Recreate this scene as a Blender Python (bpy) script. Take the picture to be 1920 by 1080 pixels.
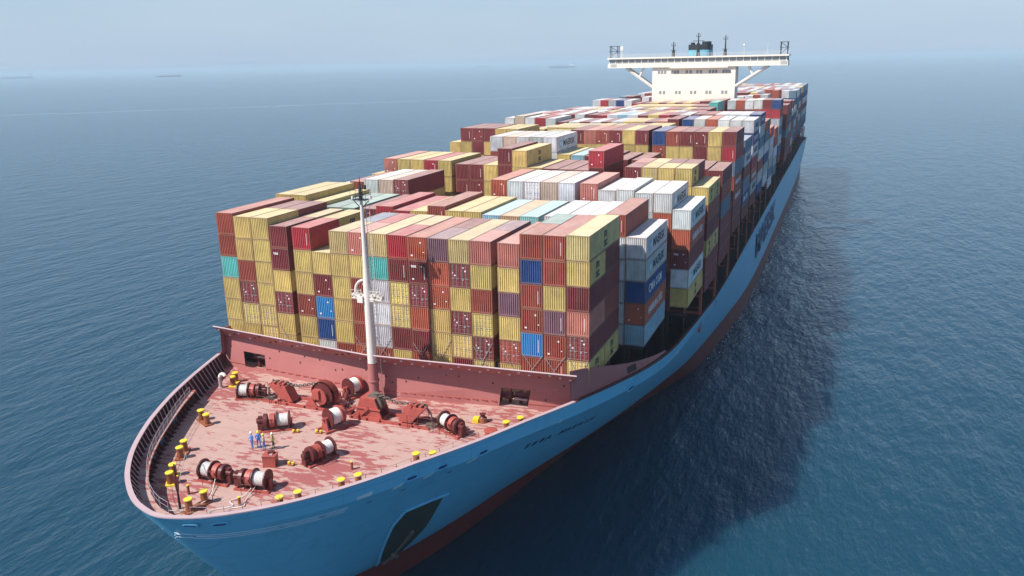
import bpy, bmesh, math, random
import numpy as np
from mathutils import Vector, Matrix

for o in list(bpy.data.objects):
    bpy.data.objects.remove(o, do_unlink=True)
S = bpy.context.scene
COL = S.collection
RND = random.Random(7)
R = math.radians

# ------------------------------------------------------------------ camera
CAM = np.array([45.90, -77.257, 56.572])
YAW, PITCH, ROLL, FPX = 0.382414, 0.267941, -0.0210685, 1539.47


def cam_axes():
    cy, sy = math.cos(YAW), math.sin(YAW)
    fw = np.array([-sy * math.cos(PITCH), cy * math.cos(PITCH), -math.sin(PITCH)])
    r = np.array([cy, sy, 0.0])
    u = np.cross(r, fw)
    r2 = r * math.cos(ROLL) + u * math.sin(ROLL)
    u2 = -r * math.sin(ROLL) + u * math.cos(ROLL)
    return r2, u2, fw


cr_, cu_, cf_ = cam_axes()
cam = bpy.data.cameras.new('camera')
cam.sensor_width = 36.0
cam.lens = FPX / 1920 * 36.0
cam.clip_start = 0.5
cam.clip_end = 200000
camo = bpy.data.objects.new('camera', cam)
COL.objects.link(camo)
camo.matrix_world = Matrix(((cr_[0], cu_[0], -cf_[0], CAM[0]), (cr_[1], cu_[1], -cf_[1], CAM[1]),
                            (cr_[2], cu_[2], -cf_[2], CAM[2]), (0, 0, 0, 1)))
S.camera = camo
S.render.resolution_x, S.render.resolution_y = 1024, 576

# ------------------------------------------------------------------ light
SUN_EL, SUN_AZ = 50.0, 38.0          # elevation; azimuth the light travels to (from +y towards +x)
w = bpy.data.worlds.new('World')
S.world = w
w.use_nodes = True
wn = w.node_tree.nodes
sky = wn.new('ShaderNodeTexSky')
sky.sky_type = 'NISHITA'
sky.sun_disc = False
sky.sun_elevation = R(SUN_EL)
sky.sun_rotation = R(180 + SUN_AZ)
sky.altitude = 0
sky.air_density = 1.0
sky.dust_density = 0.6
sky.ozone_density = 2.5
wn['Background'].inputs["Strength"].default_value = 0.105
hz = wn.new('ShaderNodeMix')          # hazy day: the clear-sky model veiled by an even milky blue
hz.data_type = 'RGBA'

wtc = wn.new('ShaderNodeTexCoord')
wmap = wn.new('ShaderNodeMapping')
wmap.inputs['Scale'].default_value = (1.6, 1.6, 7.0)
w.node_tree.links.new(wtc.outputs['Generated'], wmap.inputs['Vector'])
wno = wn.new('ShaderNodeTexNoise')   # faint unevenness of the haze
wno.inputs['Scale'].default_value = 2.2
wno.inputs['Detail'].default_value = 4
w.node_tree.links.new(wmap.outputs[0], wno.inputs['Vector'])
wcr = wn.new('ShaderNodeValToRGB')
wcr.color_ramp.elements[0].position = 0.3
wcr.color_ramp.elements[0].color = (2.85, 3.88, 5.25, 1)
wcr.color_ramp.elements[1].position = 0.72
wcr.color_ramp.elements[1].color = (3.40, 4.28, 5.45, 1)
w.node_tree.links.new(wno.outputs[0], wcr.inputs[0])
w.node_tree.links.new(wcr.outputs[0], hz.inputs[7])
wsep = wn.new('ShaderNodeSeparateXYZ')
w.node_tree.links.new(wtc.outputs['Generated'], wsep.inputs[0])
wmr = wn.new('ShaderNodeMapRange')   # the veil is thickest towards the horizon and thins overhead
wmr.interpolation_type = 'SMOOTHSTEP'
wmr.inputs['From Min'].default_value = 0.0
wmr.inputs['From Max'].default_value = 0.24
wmr.inputs['To Min'].default_value = 0.90
wmr.inputs['To Max'].default_value = 0.05
w.node_tree.links.new(wsep.outputs[2], wmr.inputs['Value'])
w.node_tree.links.new(wmr.outputs[0], hz.inputs[0])
w.node_tree.links.new(sky.outputs[0], hz.inputs[6])
w.node_tree.links.new(hz.outputs[2], wn['Background'].inputs['Color'])
sun = bpy.data.lights.new('sun', 'SUN')
sun.energy = 4.9
sun.angle = R(0.8)
sun.color = (1.0, 0.95, 0.87)
suno = bpy.data.objects.new('sun', sun)
COL.objects.link(suno)
ldir = Vector((math.sin(R(SUN_AZ)) * math.cos(R(SUN_EL)), math.cos(R(SUN_AZ)) * math.cos(R(SUN_EL)), -math.sin(R(SUN_EL))))
suno.rotation_euler = ldir.to_track_quat('-Z', 'Y').to_euler()
suno.location = (-60, -90, 160)

S.view_settings.view_transform = 'Standard'
S.view_settings.look = 'None'
S.view_settings.exposure = 0.45
S.view_settings.gamma = 1.0
S.view_settings.use_curve_mapping = False
S.render.engine = 'CYCLES'
S.cycles.use_denoising = True
S.cycles.max_bounces = 6
S.cycles.diffuse_bounces = 3
S.cycles.glossy_bounces = 3
S.cycles.volume_bounces = 0
S.cycles.transparent_max_bounces = 8


# ------------------------------------------------------------------ materials
def nodes(name):
    m = bpy.data.materials.new(name)
    m.use_nodes = True
    nt = m.node_tree
    return m, nt, nt.nodes, nt.links, nt.nodes['Principled BSDF']


def noise(nt, scale, detail=4, vec=None, rough=0.55):
    n = nt.nodes.new('ShaderNodeTexNoise')
    n.inputs['Scale'].default_value = scale
    n.inputs['Detail'].default_value = detail
    n.inputs['Roughness'].default_value = rough
    if vec:
        nt.links.new(vec, n.inputs['Vector'])
    return n


def ramp(nt, fac, stops):
    r = nt.nodes.new('ShaderNodeValToRGB')
    el = r.color_ramp.elements
    while len(el) > len(stops):
        el.remove(el[-1])
    while len(el) < len(stops):
        el.new(0.5)
    for e, (p, c) in zip(el, stops):
        e.position = p
        e.color = (c, c, c, 1) if isinstance(c, (int, float)) else (*c, 1)
    nt.links.new(fac, r.inputs[0])
    return r


def mix(nt, fac, a, b, mode='MIX'):
    n = nt.nodes.new('ShaderNodeMix')
    n.data_type = 'RGBA'
    n.blend_type = mode
    for sock, v in ((n.inputs[0], fac), (n.inputs[6], a), (n.inputs[7], b)):
        if hasattr(v, 'is_output'):
            nt.links.new(v, sock)
        elif isinstance(v, (int, float)):
            sock.default_value = v
        else:
            sock.default_value = (*v, 1)
    return n.outputs[2]


def mapping(nt, src, scale=(1, 1, 1), rot=(0, 0, 0)):
    m = nt.nodes.new('ShaderNodeMapping')
    m.inputs['Scale'].default_value = scale
    m.inputs['Rotation'].default_value = rot
    nt.links.new(src, m.inputs['Vector'])
    return m.outputs[0]


def bump(nt, h, strength, dist, bsdf):
    b = nt.nodes.new('ShaderNodeBump')
    b.inputs['Strength'].default_value = strength
    b.inputs['Distance'].default_value = dist
    nt.links.new(h, b.inputs['Height'])
    nt.links.new(b.outputs[0], bsdf.inputs['Normal'])
    return b


def painted(name, col, rough=0.5, var=0.18, rust=0.0, scale=1.5, metal=0.0, rustcol=(0.10, 0.035, 0.015)):
    m, nt, N, L, P = nodes(name)
    tc = N.new('ShaderNodeTexCoord')
    n1 = noise(nt, scale, 5, tc.outputs['Object'])
    c = mix(nt, n1.outputs[0], tuple(v * (1 - var) for v in col), tuple(min(1, v * (1 + var)) for v in col))
    if rust > 0:
        n2 = noise(nt, scale * 2.3, 7, mapping(nt, tc.outputs['Object'], (1, 1, 0.35)), 0.7)
        f = ramp(nt, n2.outputs[0], [(0.60 - 0.12 * rust, 0.0), (0.72, rust)])
        c = mix(nt, f.outputs[0], c, rustcol)
    L.new(c, P.inputs['Base Color'])
    P.inputs['Roughness'].default_value = rough
    P.inputs['Metallic'].default_value = metal
    return m


def container_mat(name, use_attr):
    m, nt, N, L, P = nodes(name)
    tc = N.new('ShaderNodeTexCoord')
    oi = N.new('ShaderNodeObjectInfo')
    geo = N.new('ShaderNodeNewGeometry')
    if use_attr:
        at = N.new('ShaderNodeVertexColor')
        at.layer_name = 'paint'
        base = at.outputs[0]
        vec = geo.outputs['Position']
    else:
        base = oi.outputs['Color']
        ad = N.new('ShaderNodeVectorMath')
        ad.operation = 'ADD'
        L.new(geo.outputs['Position'], ad.inputs[0])
        L.new(oi.outputs['Random'], ad.inputs[1])
        vec = ad.outputs[0]
    n1 = noise(nt, 0.55, 5, vec)
    f1 = ramp(nt, n1.outputs[0], [(0.3, 0.80), (0.7, 1.12)])
    c = mix(nt, 1.0, base, f1.outputs[0], 'MULTIPLY')
    # streaks running down, dull dust, rust spots
    n2 = noise(nt, 2.6, 6, mapping(nt, vec, (1.6, 1.6, 0.22)), 0.7)
    f2 = ramp(nt, n2.outputs[0], [(0.48, 0.0), (0.80, 0.5)])
    c = mix(nt, f2.outputs[0], c, (0.16, 0.11, 0.07))
    n3 = noise(nt, 3.4, 8, vec, 0.75)
    f3 = ramp(nt, n3.outputs[0], [(0.64, 0.0), (0.72, 0.85)])
    c = mix(nt, f3.outputs[0], c, (0.12, 0.045, 0.02))
    # dust lies on upward faces
    sep = N.new('ShaderNodeSeparateXYZ')
    L.new(geo.outputs['Normal'], sep.inputs[0])
    up = ramp(nt, sep.outputs[2], [(0.6, 0.0), (0.95, 0.46)])
    n4 = noise(nt, 0.9, 4, mapping(nt, vec, (1, 0.4, 1)))
    f4 = ramp(nt, n4.outputs[0], [(0.25, 0.55), (0.7, 1.0)])
    dm = N.new('ShaderNodeMath')
    dm.operation = 'MULTIPLY'
    L.new(up.outputs[0], dm.inputs[0])
    L.new(f4.outputs[0], dm.inputs[1])
    c = mix(nt, dm.outputs[0], c, (0.66, 0.57, 0.51))
    L.new(c, P.inputs['Base Color'])
    P.inputs['Roughness'].default_value = 0.55
    P.inputs['Specular IOR Level'].default_value = 0.35
    return m


M = {}
M['cont'] = container_mat('container_paint', False)
M['stuff'] = container_mat('container_paint_far', True)
M['red'] = painted('deck_machinery_red', (0.36, 0.075, 0.060), 0.5, 0.25, 0.5, 1.2)
M['maroon'] = painted('bulwark_shaded_maroon', (0.105, 0.030, 0.034), 0.55, 0.2, 0.3, 0.6)  # deep red with the shade inside the bulwark put into the colour
M['darkred'] = painted('winch_dark_red', (0.105, 0.018, 0.018), 0.45, 0.25, 0.3, 2)
M['orange'] = painted('lashing_red', (0.42, 0.10, 0.06), 0.6, 0.2, 0.3, 0.8)
M['yellow'] = painted('cap_yellow', (0.72, 0.55, 0.04), 0.5, 0.12, 0.15, 4)
M['postbrown'] = painted('bollard_brown', (0.26, 0.085, 0.035), 0.6, 0.25, 0.6, 2)
M['white'] = painted('mast_white', (0.70, 0.655, 0.60), 0.45, 0.06, 0.12, 0.8)
M['cream'] = painted('superstructure_cream', (0.74, 0.685, 0.60), 0.5, 0.04, 0.04, 0.3)
M['rope'] = painted('rope_white', (0.72, 0.70, 0.68), 0.85, 0.15, 0.0, 6)
M['black'] = painted('dark_fitting', (0.018, 0.020, 0.024), 0.5, 0.2)
M['grey'] = painted('grey_fitting', (0.32, 0.33, 0.35), 0.5, 0.15)
M['steel'] = painted('worn_steel', (0.16, 0.13, 0.11), 0.5, 0.4, 0.6, 5, 0.3)
M['glass'] = painted('window_glass', (0.24, 0.255, 0.27), 0.08, 0.1)
M['funnelblue'] = painted('funnel_blue', (0.16, 0.42, 0.52), 0.5, 0.08)
M['letter'] = painted('letter_navy', (0.035, 0.050, 0.085), 0.6, 0.1)
M['letterw'] = painted('letter_white', (0.75, 0.75, 0.76), 0.6, 0.1, 0.15)
M['starblue'] = painted('logo_light_blue', (0.22, 0.52, 0.68), 0.6, 0.08)
M['hullletter'] = painted('hull_letter_blue', (0.008, 0.045, 0.15), 0.5, 0.1)
M['palepaint'] = painted('pale_scuff', (0.50, 0.62, 0.68), 0.6, 0.2)
M['railpink'] = painted('rail_pale_pink', (0.44, 0.325, 0.345), 0.6, 0.12, 0.15, 1.0)
M['sticker'] = painted('sticker_white', (0.72, 0.66, 0.66), 0.6, 0.15)
M['chockblue'] = painted('chock_blue', (0.045, 0.15, 0.30), 0.5, 0.1)
M['skin'] = painted('skin', (0.45, 0.26, 0.17), 0.55, 0.05)
M['coverall'] = painted('coverall_blue', (0.05, 0.20, 0.62), 0.8, 0.08)
M['darkcloth'] = painted('dark_trousers', (0.03, 0.035, 0.04), 0.85, 0.1)
M['hivis'] = painted('hivis_green', (0.42, 0.46, 0.12), 0.75, 0.1)
M['helmet'] = painted('helmet_yellow', (0.75, 0.60, 0.08), 0.35, 0.05)
M['helmetw'] = painted('helmet_white', (0.75, 0.72, 0.60), 0.35, 0.05)
M['hair'] = painted('hair_dark', (0.02, 0.015, 0.012), 0.7, 0.1)
M['boot'] = painted('boot_black', (0.02, 0.018, 0.018), 0.6, 0.1)
M['farhull'] = painted('far_hull', (0.06, 0.07, 0.10), 0.6, 0.1)
M['farred'] = painted('far_hull_red', (0.22, 0.06, 0.05), 0.6, 0.1)
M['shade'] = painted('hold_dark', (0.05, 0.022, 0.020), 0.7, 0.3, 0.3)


def deck_mat():
    m, nt, N, L, P = nodes('forecastle_deck_paint')
    tc = N.new('ShaderNodeTexCoord')
    v = mapping(nt, tc.outputs['Object'], (1, 1, 1), (0, 0, R(25)))
    a = noise(nt, 0.11, 3, v)
    vb = mapping(nt, tc.outputs['Object'], (0.55, 1.7, 1), (0, 0, R(-8)))
    b = noise(nt, 1.3, 6, vb, 0.62)
    ad = N.new('ShaderNodeMath')
    ad.operation = 'MULTIPLY_ADD'
    ad.inputs[1].default_value = 0.75
    L.new(a.outputs[0], ad.inputs[0])
    L.new(b.outputs[0], ad.inputs[2])
    f = ramp(nt, ad.outputs[0], [(0.895, 0.0), (0.95, 0.9)])
    base = mix(nt, noise(nt, 0.5, 5, tc.outputs['Object']).outputs[0], (0.37, 0.225, 0.195), (0.47, 0.315, 0.275))
    c = mix(nt, f.outputs[0], base, (0.29, 0.068, 0.066))
    br = N.new('ShaderNodeTexBrick')     # welded deck plates
    br.inputs['Scale'].default_value = 1.0
    br.inputs['Brick Width'].default_value = 7.5
    br.inputs['Row Height'].default_value = 2.4
    br.inputs['Mortar Size'].default_value = 0.03
    for nm_, cv in (('Color1', 0), ('Color2', 0), ('Mortar', 1)):
        br.inputs[nm_].default_value = (cv, cv, cv, 1)
    L.new(tc.outputs['Object'], br.inputs['Vector'])
    bm_ = N.new('ShaderNodeMath')
    bm_.operation = 'MULTIPLY'
    bm_.inputs[1].default_value = 0.40
    L.new(br.outputs['Color'], bm_.inputs[0])
    c = mix(nt, bm_.outputs[0], c, (0.20, 0.085, 0.07))
    d = noise(nt, 2.2, 7, tc.outputs['Object'], 0.7)
    fd = ramp(nt, d.outputs[0], [(0.6, 0.0), (0.75, 0.6)])
    c = mix(nt, fd.outputs[0], c, (0.30, 0.15, 0.11))
    L.new(c, P.inputs['Base Color'])
    P.inputs['Roughness'].default_value = 0.75
    bump(nt, d.outputs[0], 0.25, 0.02, P)
    return m


def breakwater_mat():
    m, nt, N, L, P = nodes('breakwater_pink')
    tc = N.new('ShaderNodeTexCoord')
    n1 = noise(nt, 0.25, 5, tc.outputs['Object'])
    c = mix(nt, n1.outputs[0], (0.33, 0.105, 0.10), (0.43, 0.165, 0.155))
    n2 = noise(nt, 1.1, 7, mapping(nt, tc.outputs['Object'], (1, 1, 0.3)), 0.7)
    f2 = ramp(nt, n2.outputs[0], [(0.55, 0.0), (0.8, 0.7)])
    c = mix(nt, f2.outputs[0], c, (0.30, 0.09, 0.08))
    n3 = noise(nt, 0.33, 4, tc.outputs['Object'], 0.6)
    f3 = ramp(nt, n3.outputs[0], [(0.685, 0.0), (0.72, 0.75)])
    c = mix(nt, f3.outputs[0], c, (0.60, 0.46, 0.45))
    L.new(c, P.inputs['Base Color'])
    P.inputs['Roughness'].default_value = 0.6
    return m


def hull_mat():
    m, nt, N, L, P = nodes('hull_light_blue')
    tc = N.new('ShaderNodeTexCoord')
    n1 = noise(nt, 0.12, 5, mapping(nt, tc.outputs['Object'], (1, 0.25, 1)))
    c = mix(nt, n1.outputs[0], (0.110, 0.420, 0.630), (0.145, 0.480, 0.690))
    n2 = noise(nt, 0.5, 7, mapping(nt, tc.outputs['Object'], (1, 1, 0.12)), 0.7)
    f2 = ramp(nt, n2.outputs[0], [(0.55, 0.0), (0.8, 0.45)])
    c = mix(nt, f2.outputs[0], c, (0.05, 0.16, 0.27))
    # faint plate seams (horizontal strakes and vertical butts)
    br = N.new('ShaderNodeTexBrick')
    br.inputs['Scale'].default_value = 1.0
    br.inputs['Brick Width'].default_value = 11.0
    br.inputs['Row Height'].default_value = 2.6
    br.inputs['Mortar Size'].default_value = 0.035
    br.inputs['Color1'].default_value = (0, 0, 0, 1)
    br.inputs['Color2'].default_value = (0, 0, 0, 1)
    br.inputs['Mortar'].default_value = (1, 1, 1, 1)
    cx = N.new('ShaderNodeSeparateXYZ')
    L.new(tc.outputs['Object'], cx.inputs[0])
    cb = N.new('ShaderNodeCombineXYZ')
    L.new(cx.outputs[1], cb.inputs[0])
    L.new(cx.outputs[2], cb.inputs[1])
    L.new(cb.outputs[0], br.inputs['Vector'])
    fm = N.new('ShaderNodeMath')
    fm.operation = 'MULTIPLY'
    fm.inputs[1].default_value = 0.35
    L.new(br.outputs['Color'], fm.inputs[0])
    c = mix(nt, fm.outputs[0], c, (0.04, 0.14, 0.25))
    L.new(c, P.inputs['Base Color'])
    P.inputs['Roughness'].default_value = 0.38
    bump(nt, n1.outputs[0], 0.15, 0.15, P)
    return m


M['foam'] = painted('foam_white', (0.42, 0.47, 0.50), 0.8, 0.1)
M['deck'] = deck_mat()
M['bw'] = breakwater_mat()
M['hull'] = hull_mat()
M['boot_top'] = painted('boot_top_red', (0.15, 0.028, 0.024), 0.5, 0.25, 0.4, 0.3)
M['anchor_rust'] = painted('anchor_recess_rust', (0.035, 0.040, 0.036), 0.7, 0.4, 0.8, 0.6, rustcol=(0.05, 0.030, 0.018))


def sea_mat():
    m, nt, N, L, P = nodes('sea_water')
    geo = N.new('ShaderNodeNewGeometry')
    pos = geo.outputs['Position']
    # wind waves: three octaves, elongated across the wind
    rot = (0, 0, R(-35))
    v1 = mapping(nt, pos, (0.15, 0.055, 1), rot)
    v2 = mapping(nt, pos, (0.50, 0.20, 1), (0, 0, R(-22)))
    v3 = mapping(nt, pos, (1.5, 0.8, 1), (0, 0, R(-50)))
    n1 = noise(nt, 1.0, 3, v1)
    n2 = noise(nt, 1.0, 4, v2, 0.6)
    n3 = noise(nt, 1.0, 4, v3, 0.6)
    b1 = N.new('ShaderNodeBump')
    b1.inputs['Strength'].default_value = 1.0
    b1.inputs['Distance'].default_value = 0.95
    L.new(n1.outputs[0], b1.inputs['Height'])
    b2 = N.new('ShaderNodeBump')
    b2.inputs['Strength'].default_value = 1.0
    b2.inputs['Distance'].default_value = 0.52
    L.new(n2.outputs[0], b2.inputs['Height'])
    L.new(b1.outputs[0], b2.inputs['Normal'])
    b3 = N.new('ShaderNodeBump')
    b3.inputs['Strength'].default_value = 1.0
    b3.inputs['Distance'].default_value = 0.14
    L.new(n3.outputs[0], b3.inputs['Height'])
    L.new(b2.outputs[0], b3.inputs['Normal'])
    L.new(b3.outputs[0], P.inputs['Normal'])
    big = noise(nt, 1.0, 3, mapping(nt, pos, (0.006, 0.002, 1), (0, 0, R(-20))))
    c = mix(nt, big.outputs[0], (0.005, 0.037, 0.068), (0.009, 0.050, 0.086))
    # a long wake slick on the open water, its sheen mixed in as paler colour
    rel = N.new('ShaderNodeVectorMath')
    rel.operation = 'SUBTRACT'
    rel.inputs[1].default_value = (-709.4, 1021.2, 0)
    L.new(pos, rel.inputs[0])
    wob = noise(nt, 0.012, 3, pos)
    ln = N.new('ShaderNodeMapping')
    ln.inputs['Rotation'].default_value = (0, 0, -math.atan2(592.7, 706.6))
    L.new(rel.outputs[0], ln.inputs['Vector'])
    lx = N.new('ShaderNodeSeparateXYZ')
    L.new(ln.outputs[0], lx.inputs[0])
    wm = N.new('ShaderNodeMath')
    wm.operation = 'MULTIPLY_ADD'
    wm.inputs[1].default_value = 60.0
    wm.inputs[2].default_value = -30.0
    L.new(wob.outputs[0], wm.inputs[0])
    ly = N.new('ShaderNodeMath')
    ly.operation = 'ADD'
    L.new(lx.outputs[1], ly.inputs[0])
    L.new(wm.outputs[0], ly.inputs[1])
    lab = N.new('ShaderNodeMath')
    lab.operation = 'ABSOLUTE'
    L.new(ly.outputs[0], lab.inputs[0])
    lf = N.new('ShaderNodeMapRange')
    lf.inputs['From Min'].default_value = 4.0
    lf.inputs['From Max'].default_value = 13.0
    lf.inputs['To Min'].default_value = 1.0
    lf.inputs['To Max'].default_value = 0.0
    L.new(lab.outputs[0], lf.inputs['Value'])
    brk = ramp(nt, noise(nt, 0.05, 5, pos, 0.7).outputs[0], [(0.42, 0.1), (0.62, 1.0)])
    lm = N.new('ShaderNodeMath')
    lm.operation = 'MULTIPLY'
    le = N.new('ShaderNodeMapRange')      # the line peters out towards the east
    le.inputs['From Min'].default_value = 330.0
    le.inputs['From Max'].default_value = 640.0
    le.inputs['To Min'].default_value = 1.0
    le.inputs['To Max'].default_value = 0.0
    L.new(lx.outputs[0], le.inputs['Value'])
    lk = N.new('ShaderNodeMath')
    lk.operation = 'MULTIPLY'
    L.new(lf.outputs[0], lk.inputs[0])
    L.new(le.outputs[0], lk.inputs[1])
    L.new(lk.outputs[0], lm.inputs[0])
    L.new(brk.outputs[0], lm.inputs[1])
    c = mix(nt, lm.outputs[0], c, (0.26, 0.36, 0.42))
    L.new(c, P.inputs['Base Color'])
    P.subsurface_method = 'BURLEY'
    P.inputs['Subsurface Weight'].default_value = 1.0
    P.inputs['Subsurface Radius'].default_value = (4.0, 7.0, 9.0)
    P.inputs['Subsurface Scale'].default_value = 1.0
    P.inputs['Roughness'].default_value = 0.12
    P.inputs['IOR'].default_value = 1.333
    return m


M['sea'] = sea_mat()


def volume_mat(density):
    m = bpy.data.materials.new('haze_air')
    m.use_nodes = True
    nt = m.node_tree
    nt.nodes.remove(nt.nodes['Principled BSDF'])
    v = nt.nodes.new('ShaderNodeVolumePrincipled')
    v.inputs['Color'].default_value = (0.64, 0.85, 1.0, 1)
    v.inputs['Density'].default_value = density
    v.inputs['Anisotropy'].default_value = 0.0
    nt.links.new(v.outputs[0], nt.nodes['Material Output'].inputs['Volume'])
    return m


# ------------------------------------------------------------------ mesh builder
class MB:
    def __init__(s):
        s.v, s.f, s.m, s.sm = [], [], [], []

    def add(s, verts, faces, mi=0, smooth=False, mat=None):
        b = len(s.v)
        if mat is not None:
            verts = [tuple(mat @ Vector(p)) for p in verts]
        s.v += [tuple(p) for p in verts]
        for f in faces:
            s.f.append(tuple(b + i for i in f))
            s.m.append(mi)
            s.sm.append(smooth)
        return s

    def box(s, x0, x1, y0, y1, z0, z1, mi=0, mat=None):
        v = [(x0, y0, z0), (x1, y0, z0), (x1, y1, z0), (x0, y1, z0), (x0, y0, z1), (x1, y0, z1), (x1, y1, z1), (x0, y1, z1)]
        f = [(0, 3, 2, 1), (4, 5, 6, 7), (0, 1, 5, 4), (1, 2, 6, 5), (2, 3, 7, 6), (3, 0, 4, 7)]
        return s.add(v, f, mi, False, mat)

    def tube(s, a, b, r0, r1=None, n=8, mi=0, cap=True, mat=None, smooth=True):
        r1 = r0 if r1 is None else r1
        a, b = Vector(a), Vector(b)
        d = (b - a).normalized()
        x = d.orthogonal().normalized()
        y = d.cross(x)
        v = []
        for c, r in ((a, r0), (b, r1)):
            for i in range(n):
                t = 2 * math.pi * i / n
                v.append(c + x * (r * math.cos(t)) + y * (r * math.sin(t)))
        s.add(v, [(i, (i + 1) % n, n + (i + 1) % n, n + i) for i in range(n)], mi, smooth, mat)
        if cap:
            s.add(v[:n], [tuple(reversed(range(n)))], mi, False, mat)
            s.add(v[n:], [tuple(range(n))], mi, False, mat)
        return s

    def lathe(s, prof, axis='x', n=20, mi=0, mat=None, smooth=False, c=(0, 0, 0)):
        """prof: list of (t, r) along the axis"""
        v = []
        for t, r in prof:
            for i in range(n):
                a = 2 * math.pi * i / n
                p, q = r * math.cos(a), r * math.sin(a)
                v.append({'x': (c[0] + t, c[1] + p, c[2] + q), 'y': (c[0] + q, c[1] + t, c[2] + p), 'z': (c[0] + p, c[1] + q, c[2] + t)}[axis])
        f = []
        for k in range(len(prof) - 1):
            for i in range(n):
                f.append((k * n + i, k * n + (i + 1) % n, (k + 1) * n + (i + 1) % n, (k + 1) * n + i))
        s.add(v, f, mi, smooth, mat)
        s.add(v[:n], [tuple(reversed(range(n)))], mi, False, mat)
        s.add(v[-n:], [tuple(range(n))], mi, False, mat)
        return s

    def prism(s, pts, y0, y1, mi=0, mat=None):
        """pts in (x,z), counter-clockwise seen from -y; extruded y0..y1"""
        n = len(pts)
        v = [(x, y0, z) for x, z in pts] + [(x, y1, z) for x, z in pts]
        f = [tuple(range(n)), tuple(reversed(range(n, 2 * n)))]
        f += [(i, n + i, n + (i + 1) % n, (i + 1) % n) for i in range(n)]
        return s.add(v, f, mi, False, mat)

    def mesh(s, name, mats):
        me = bpy.data.meshes.new(name)
        me.from_pydata(s.v, [], s.f)
        for m in mats if isinstance(mats, (list, tuple)) else [mats]:
            me.materials.append(m)
        me.polygons.foreach_set('material_index', s.m)
        me.polygons.foreach_set('use_smooth', s.sm)
        me.update()
        return me

    def obj(s, name, mats, parent=None, **kw):
        return link(name, s.mesh(name, mats), parent, **kw)


def link(name, data, parent=None, loc=None, rotz=None, label=None, cat=None, group=None, kind=None):
    o = bpy.data.objects.new(name, data)
    COL.objects.link(o)
    if parent:
        o.parent = parent
    if loc is not None:
        o.location = loc
    if rotz is not None:
        o.rotation_euler = (0, 0, rotz)
    if label:
        o['label'] = label
    if cat:
        o['category'] = cat
    if group:
        o['group'] = group
    if kind:
        o['kind'] = kind
    return o


def thing(name, label, cat, loc=(0, 0, 0), rotz=0.0, group=None):
    return link(name, None, None, loc, rotz, label, cat, group)


_tcache = {}


def text_mesh(txt, size, mat, extrude=0.012, width=None, bold=0.012, space=1.0, align='LEFT'):
    key = (txt, size, mat.name, width, align)
    if key in _tcache:
        return _tcache[key]
    cu = bpy.data.curves.new('lettering', 'FONT')
    cu.body = txt
    cu.size = size
    cu.extrude = extrude
    cu.offset = bold * size
    cu.space_character = space
    cu.space_line = 0.75
    cu.resolution_u = 2
    cu.align_x = align
    ob = bpy.data.objects.new('lettering_tmp', cu)
    COL.objects.link(ob)
    dg = bpy.context.evaluated_depsgraph_get()
    me = bpy.data.meshes.new_from_object(ob.evaluated_get(dg))
    bpy.data.objects.remove(ob)
    bpy.data.curves.remove(cu)
    me.materials.clear()
    me.materials.append(mat)
    if width:
        n = len(me.vertices)
        a = np.empty(n * 3, np.float32)
        me.vertices.foreach_get('co', a)
        a = a.reshape(-1, 3)
        x0, x1 = a[:, 0].min(), a[:, 0].max()
        a[:, 0] = (a[:, 0] - x0) / (x1 - x0) * width
        me.vertices.foreach_set('co', a.ravel())
        me.update()
    _tcache[key] = me
    return me


# ------------------------------------------------------------------ sea and haze
def build_sea():
    b = MB()
    rings = [0, 150, 400, 900, 2000, 5000, 12000, 30000, 60000]
    n = 48
    v = [(0, 0, 0)]
    for r in rings[1:]:
        for i in range(n):
            a = 2 * math.pi * i / n
            v.append((r * math.cos(a), 100 + r * math.sin(a), 0))
    f = [(0, 1 + i, 1 + (i + 1) % n) for i in range(n)]
    for k in range(len(rings) - 2):
        for i in range(n):
            a, c = 1 + k * n, 1 + (k + 1) * n
            f.append((a + i, c + i, c + (i + 1) % n, a + (i + 1) % n))
    b.add(v, f)
    b.obj('sea', M['sea'], kind='structure')
    h = MB().box(-62000, 62000, -62000, 62000, -1.0, 72.0)
    h.obj('haze', volume_mat(HAZE), kind='stuff')


HAZE = 1.5e-4
build_sea()

# ------------------------------------------------------------------ the ship
ship = thing('container_ship', 'huge light blue container ship with red foredeck, loaded high with containers', 'ship')

T_ = [(-36.0, 0), (-35.75, 1.4), (-35.0, 3.3), (-33.6, 5.4), (-31.5, 7.8), (-28.5, 10.4), (-25, 12.75), (-21, 15.0), (-16, 17.5), (-10, 20.0), (-3, 22.75), (5, 25.6), (13, 27.5), (22, 28.2), (33, 28.3), (50, 28.3), (80, 28.3), (130, 28.3), (190, 28.3), (330, 28.3), (368, 27), (372, 0)]
B_ = [(-16.5, 0), (-16.1, 0.2), (-15.1, 0.6), (-13.3, 1.3), (-11, 2.15), (-8, 3.3), (-4, 4.8), (1, 6.4), (6, 7.75), (12, 9.2), (17.5, 10.8), (24, 12.7), (32, 15.0), (42, 17.9), (54, 21.0), (66, 23.6), (95, 26.4), (126, 28.0), (190, 28.3), (330, 28.0), (366, 24), (370, 0)]
# the lines draw in and run aft below the boot-top
D_ = [4, 4, 4, 4, 4.2, 4.5, 5.2, 6.4, 7.3, 8.5, 10.5, 12, 12, 11, 9, 6, 2, 0, 0, 0, 0, 0]
ZB = 4.5
SUB = 4


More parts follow.
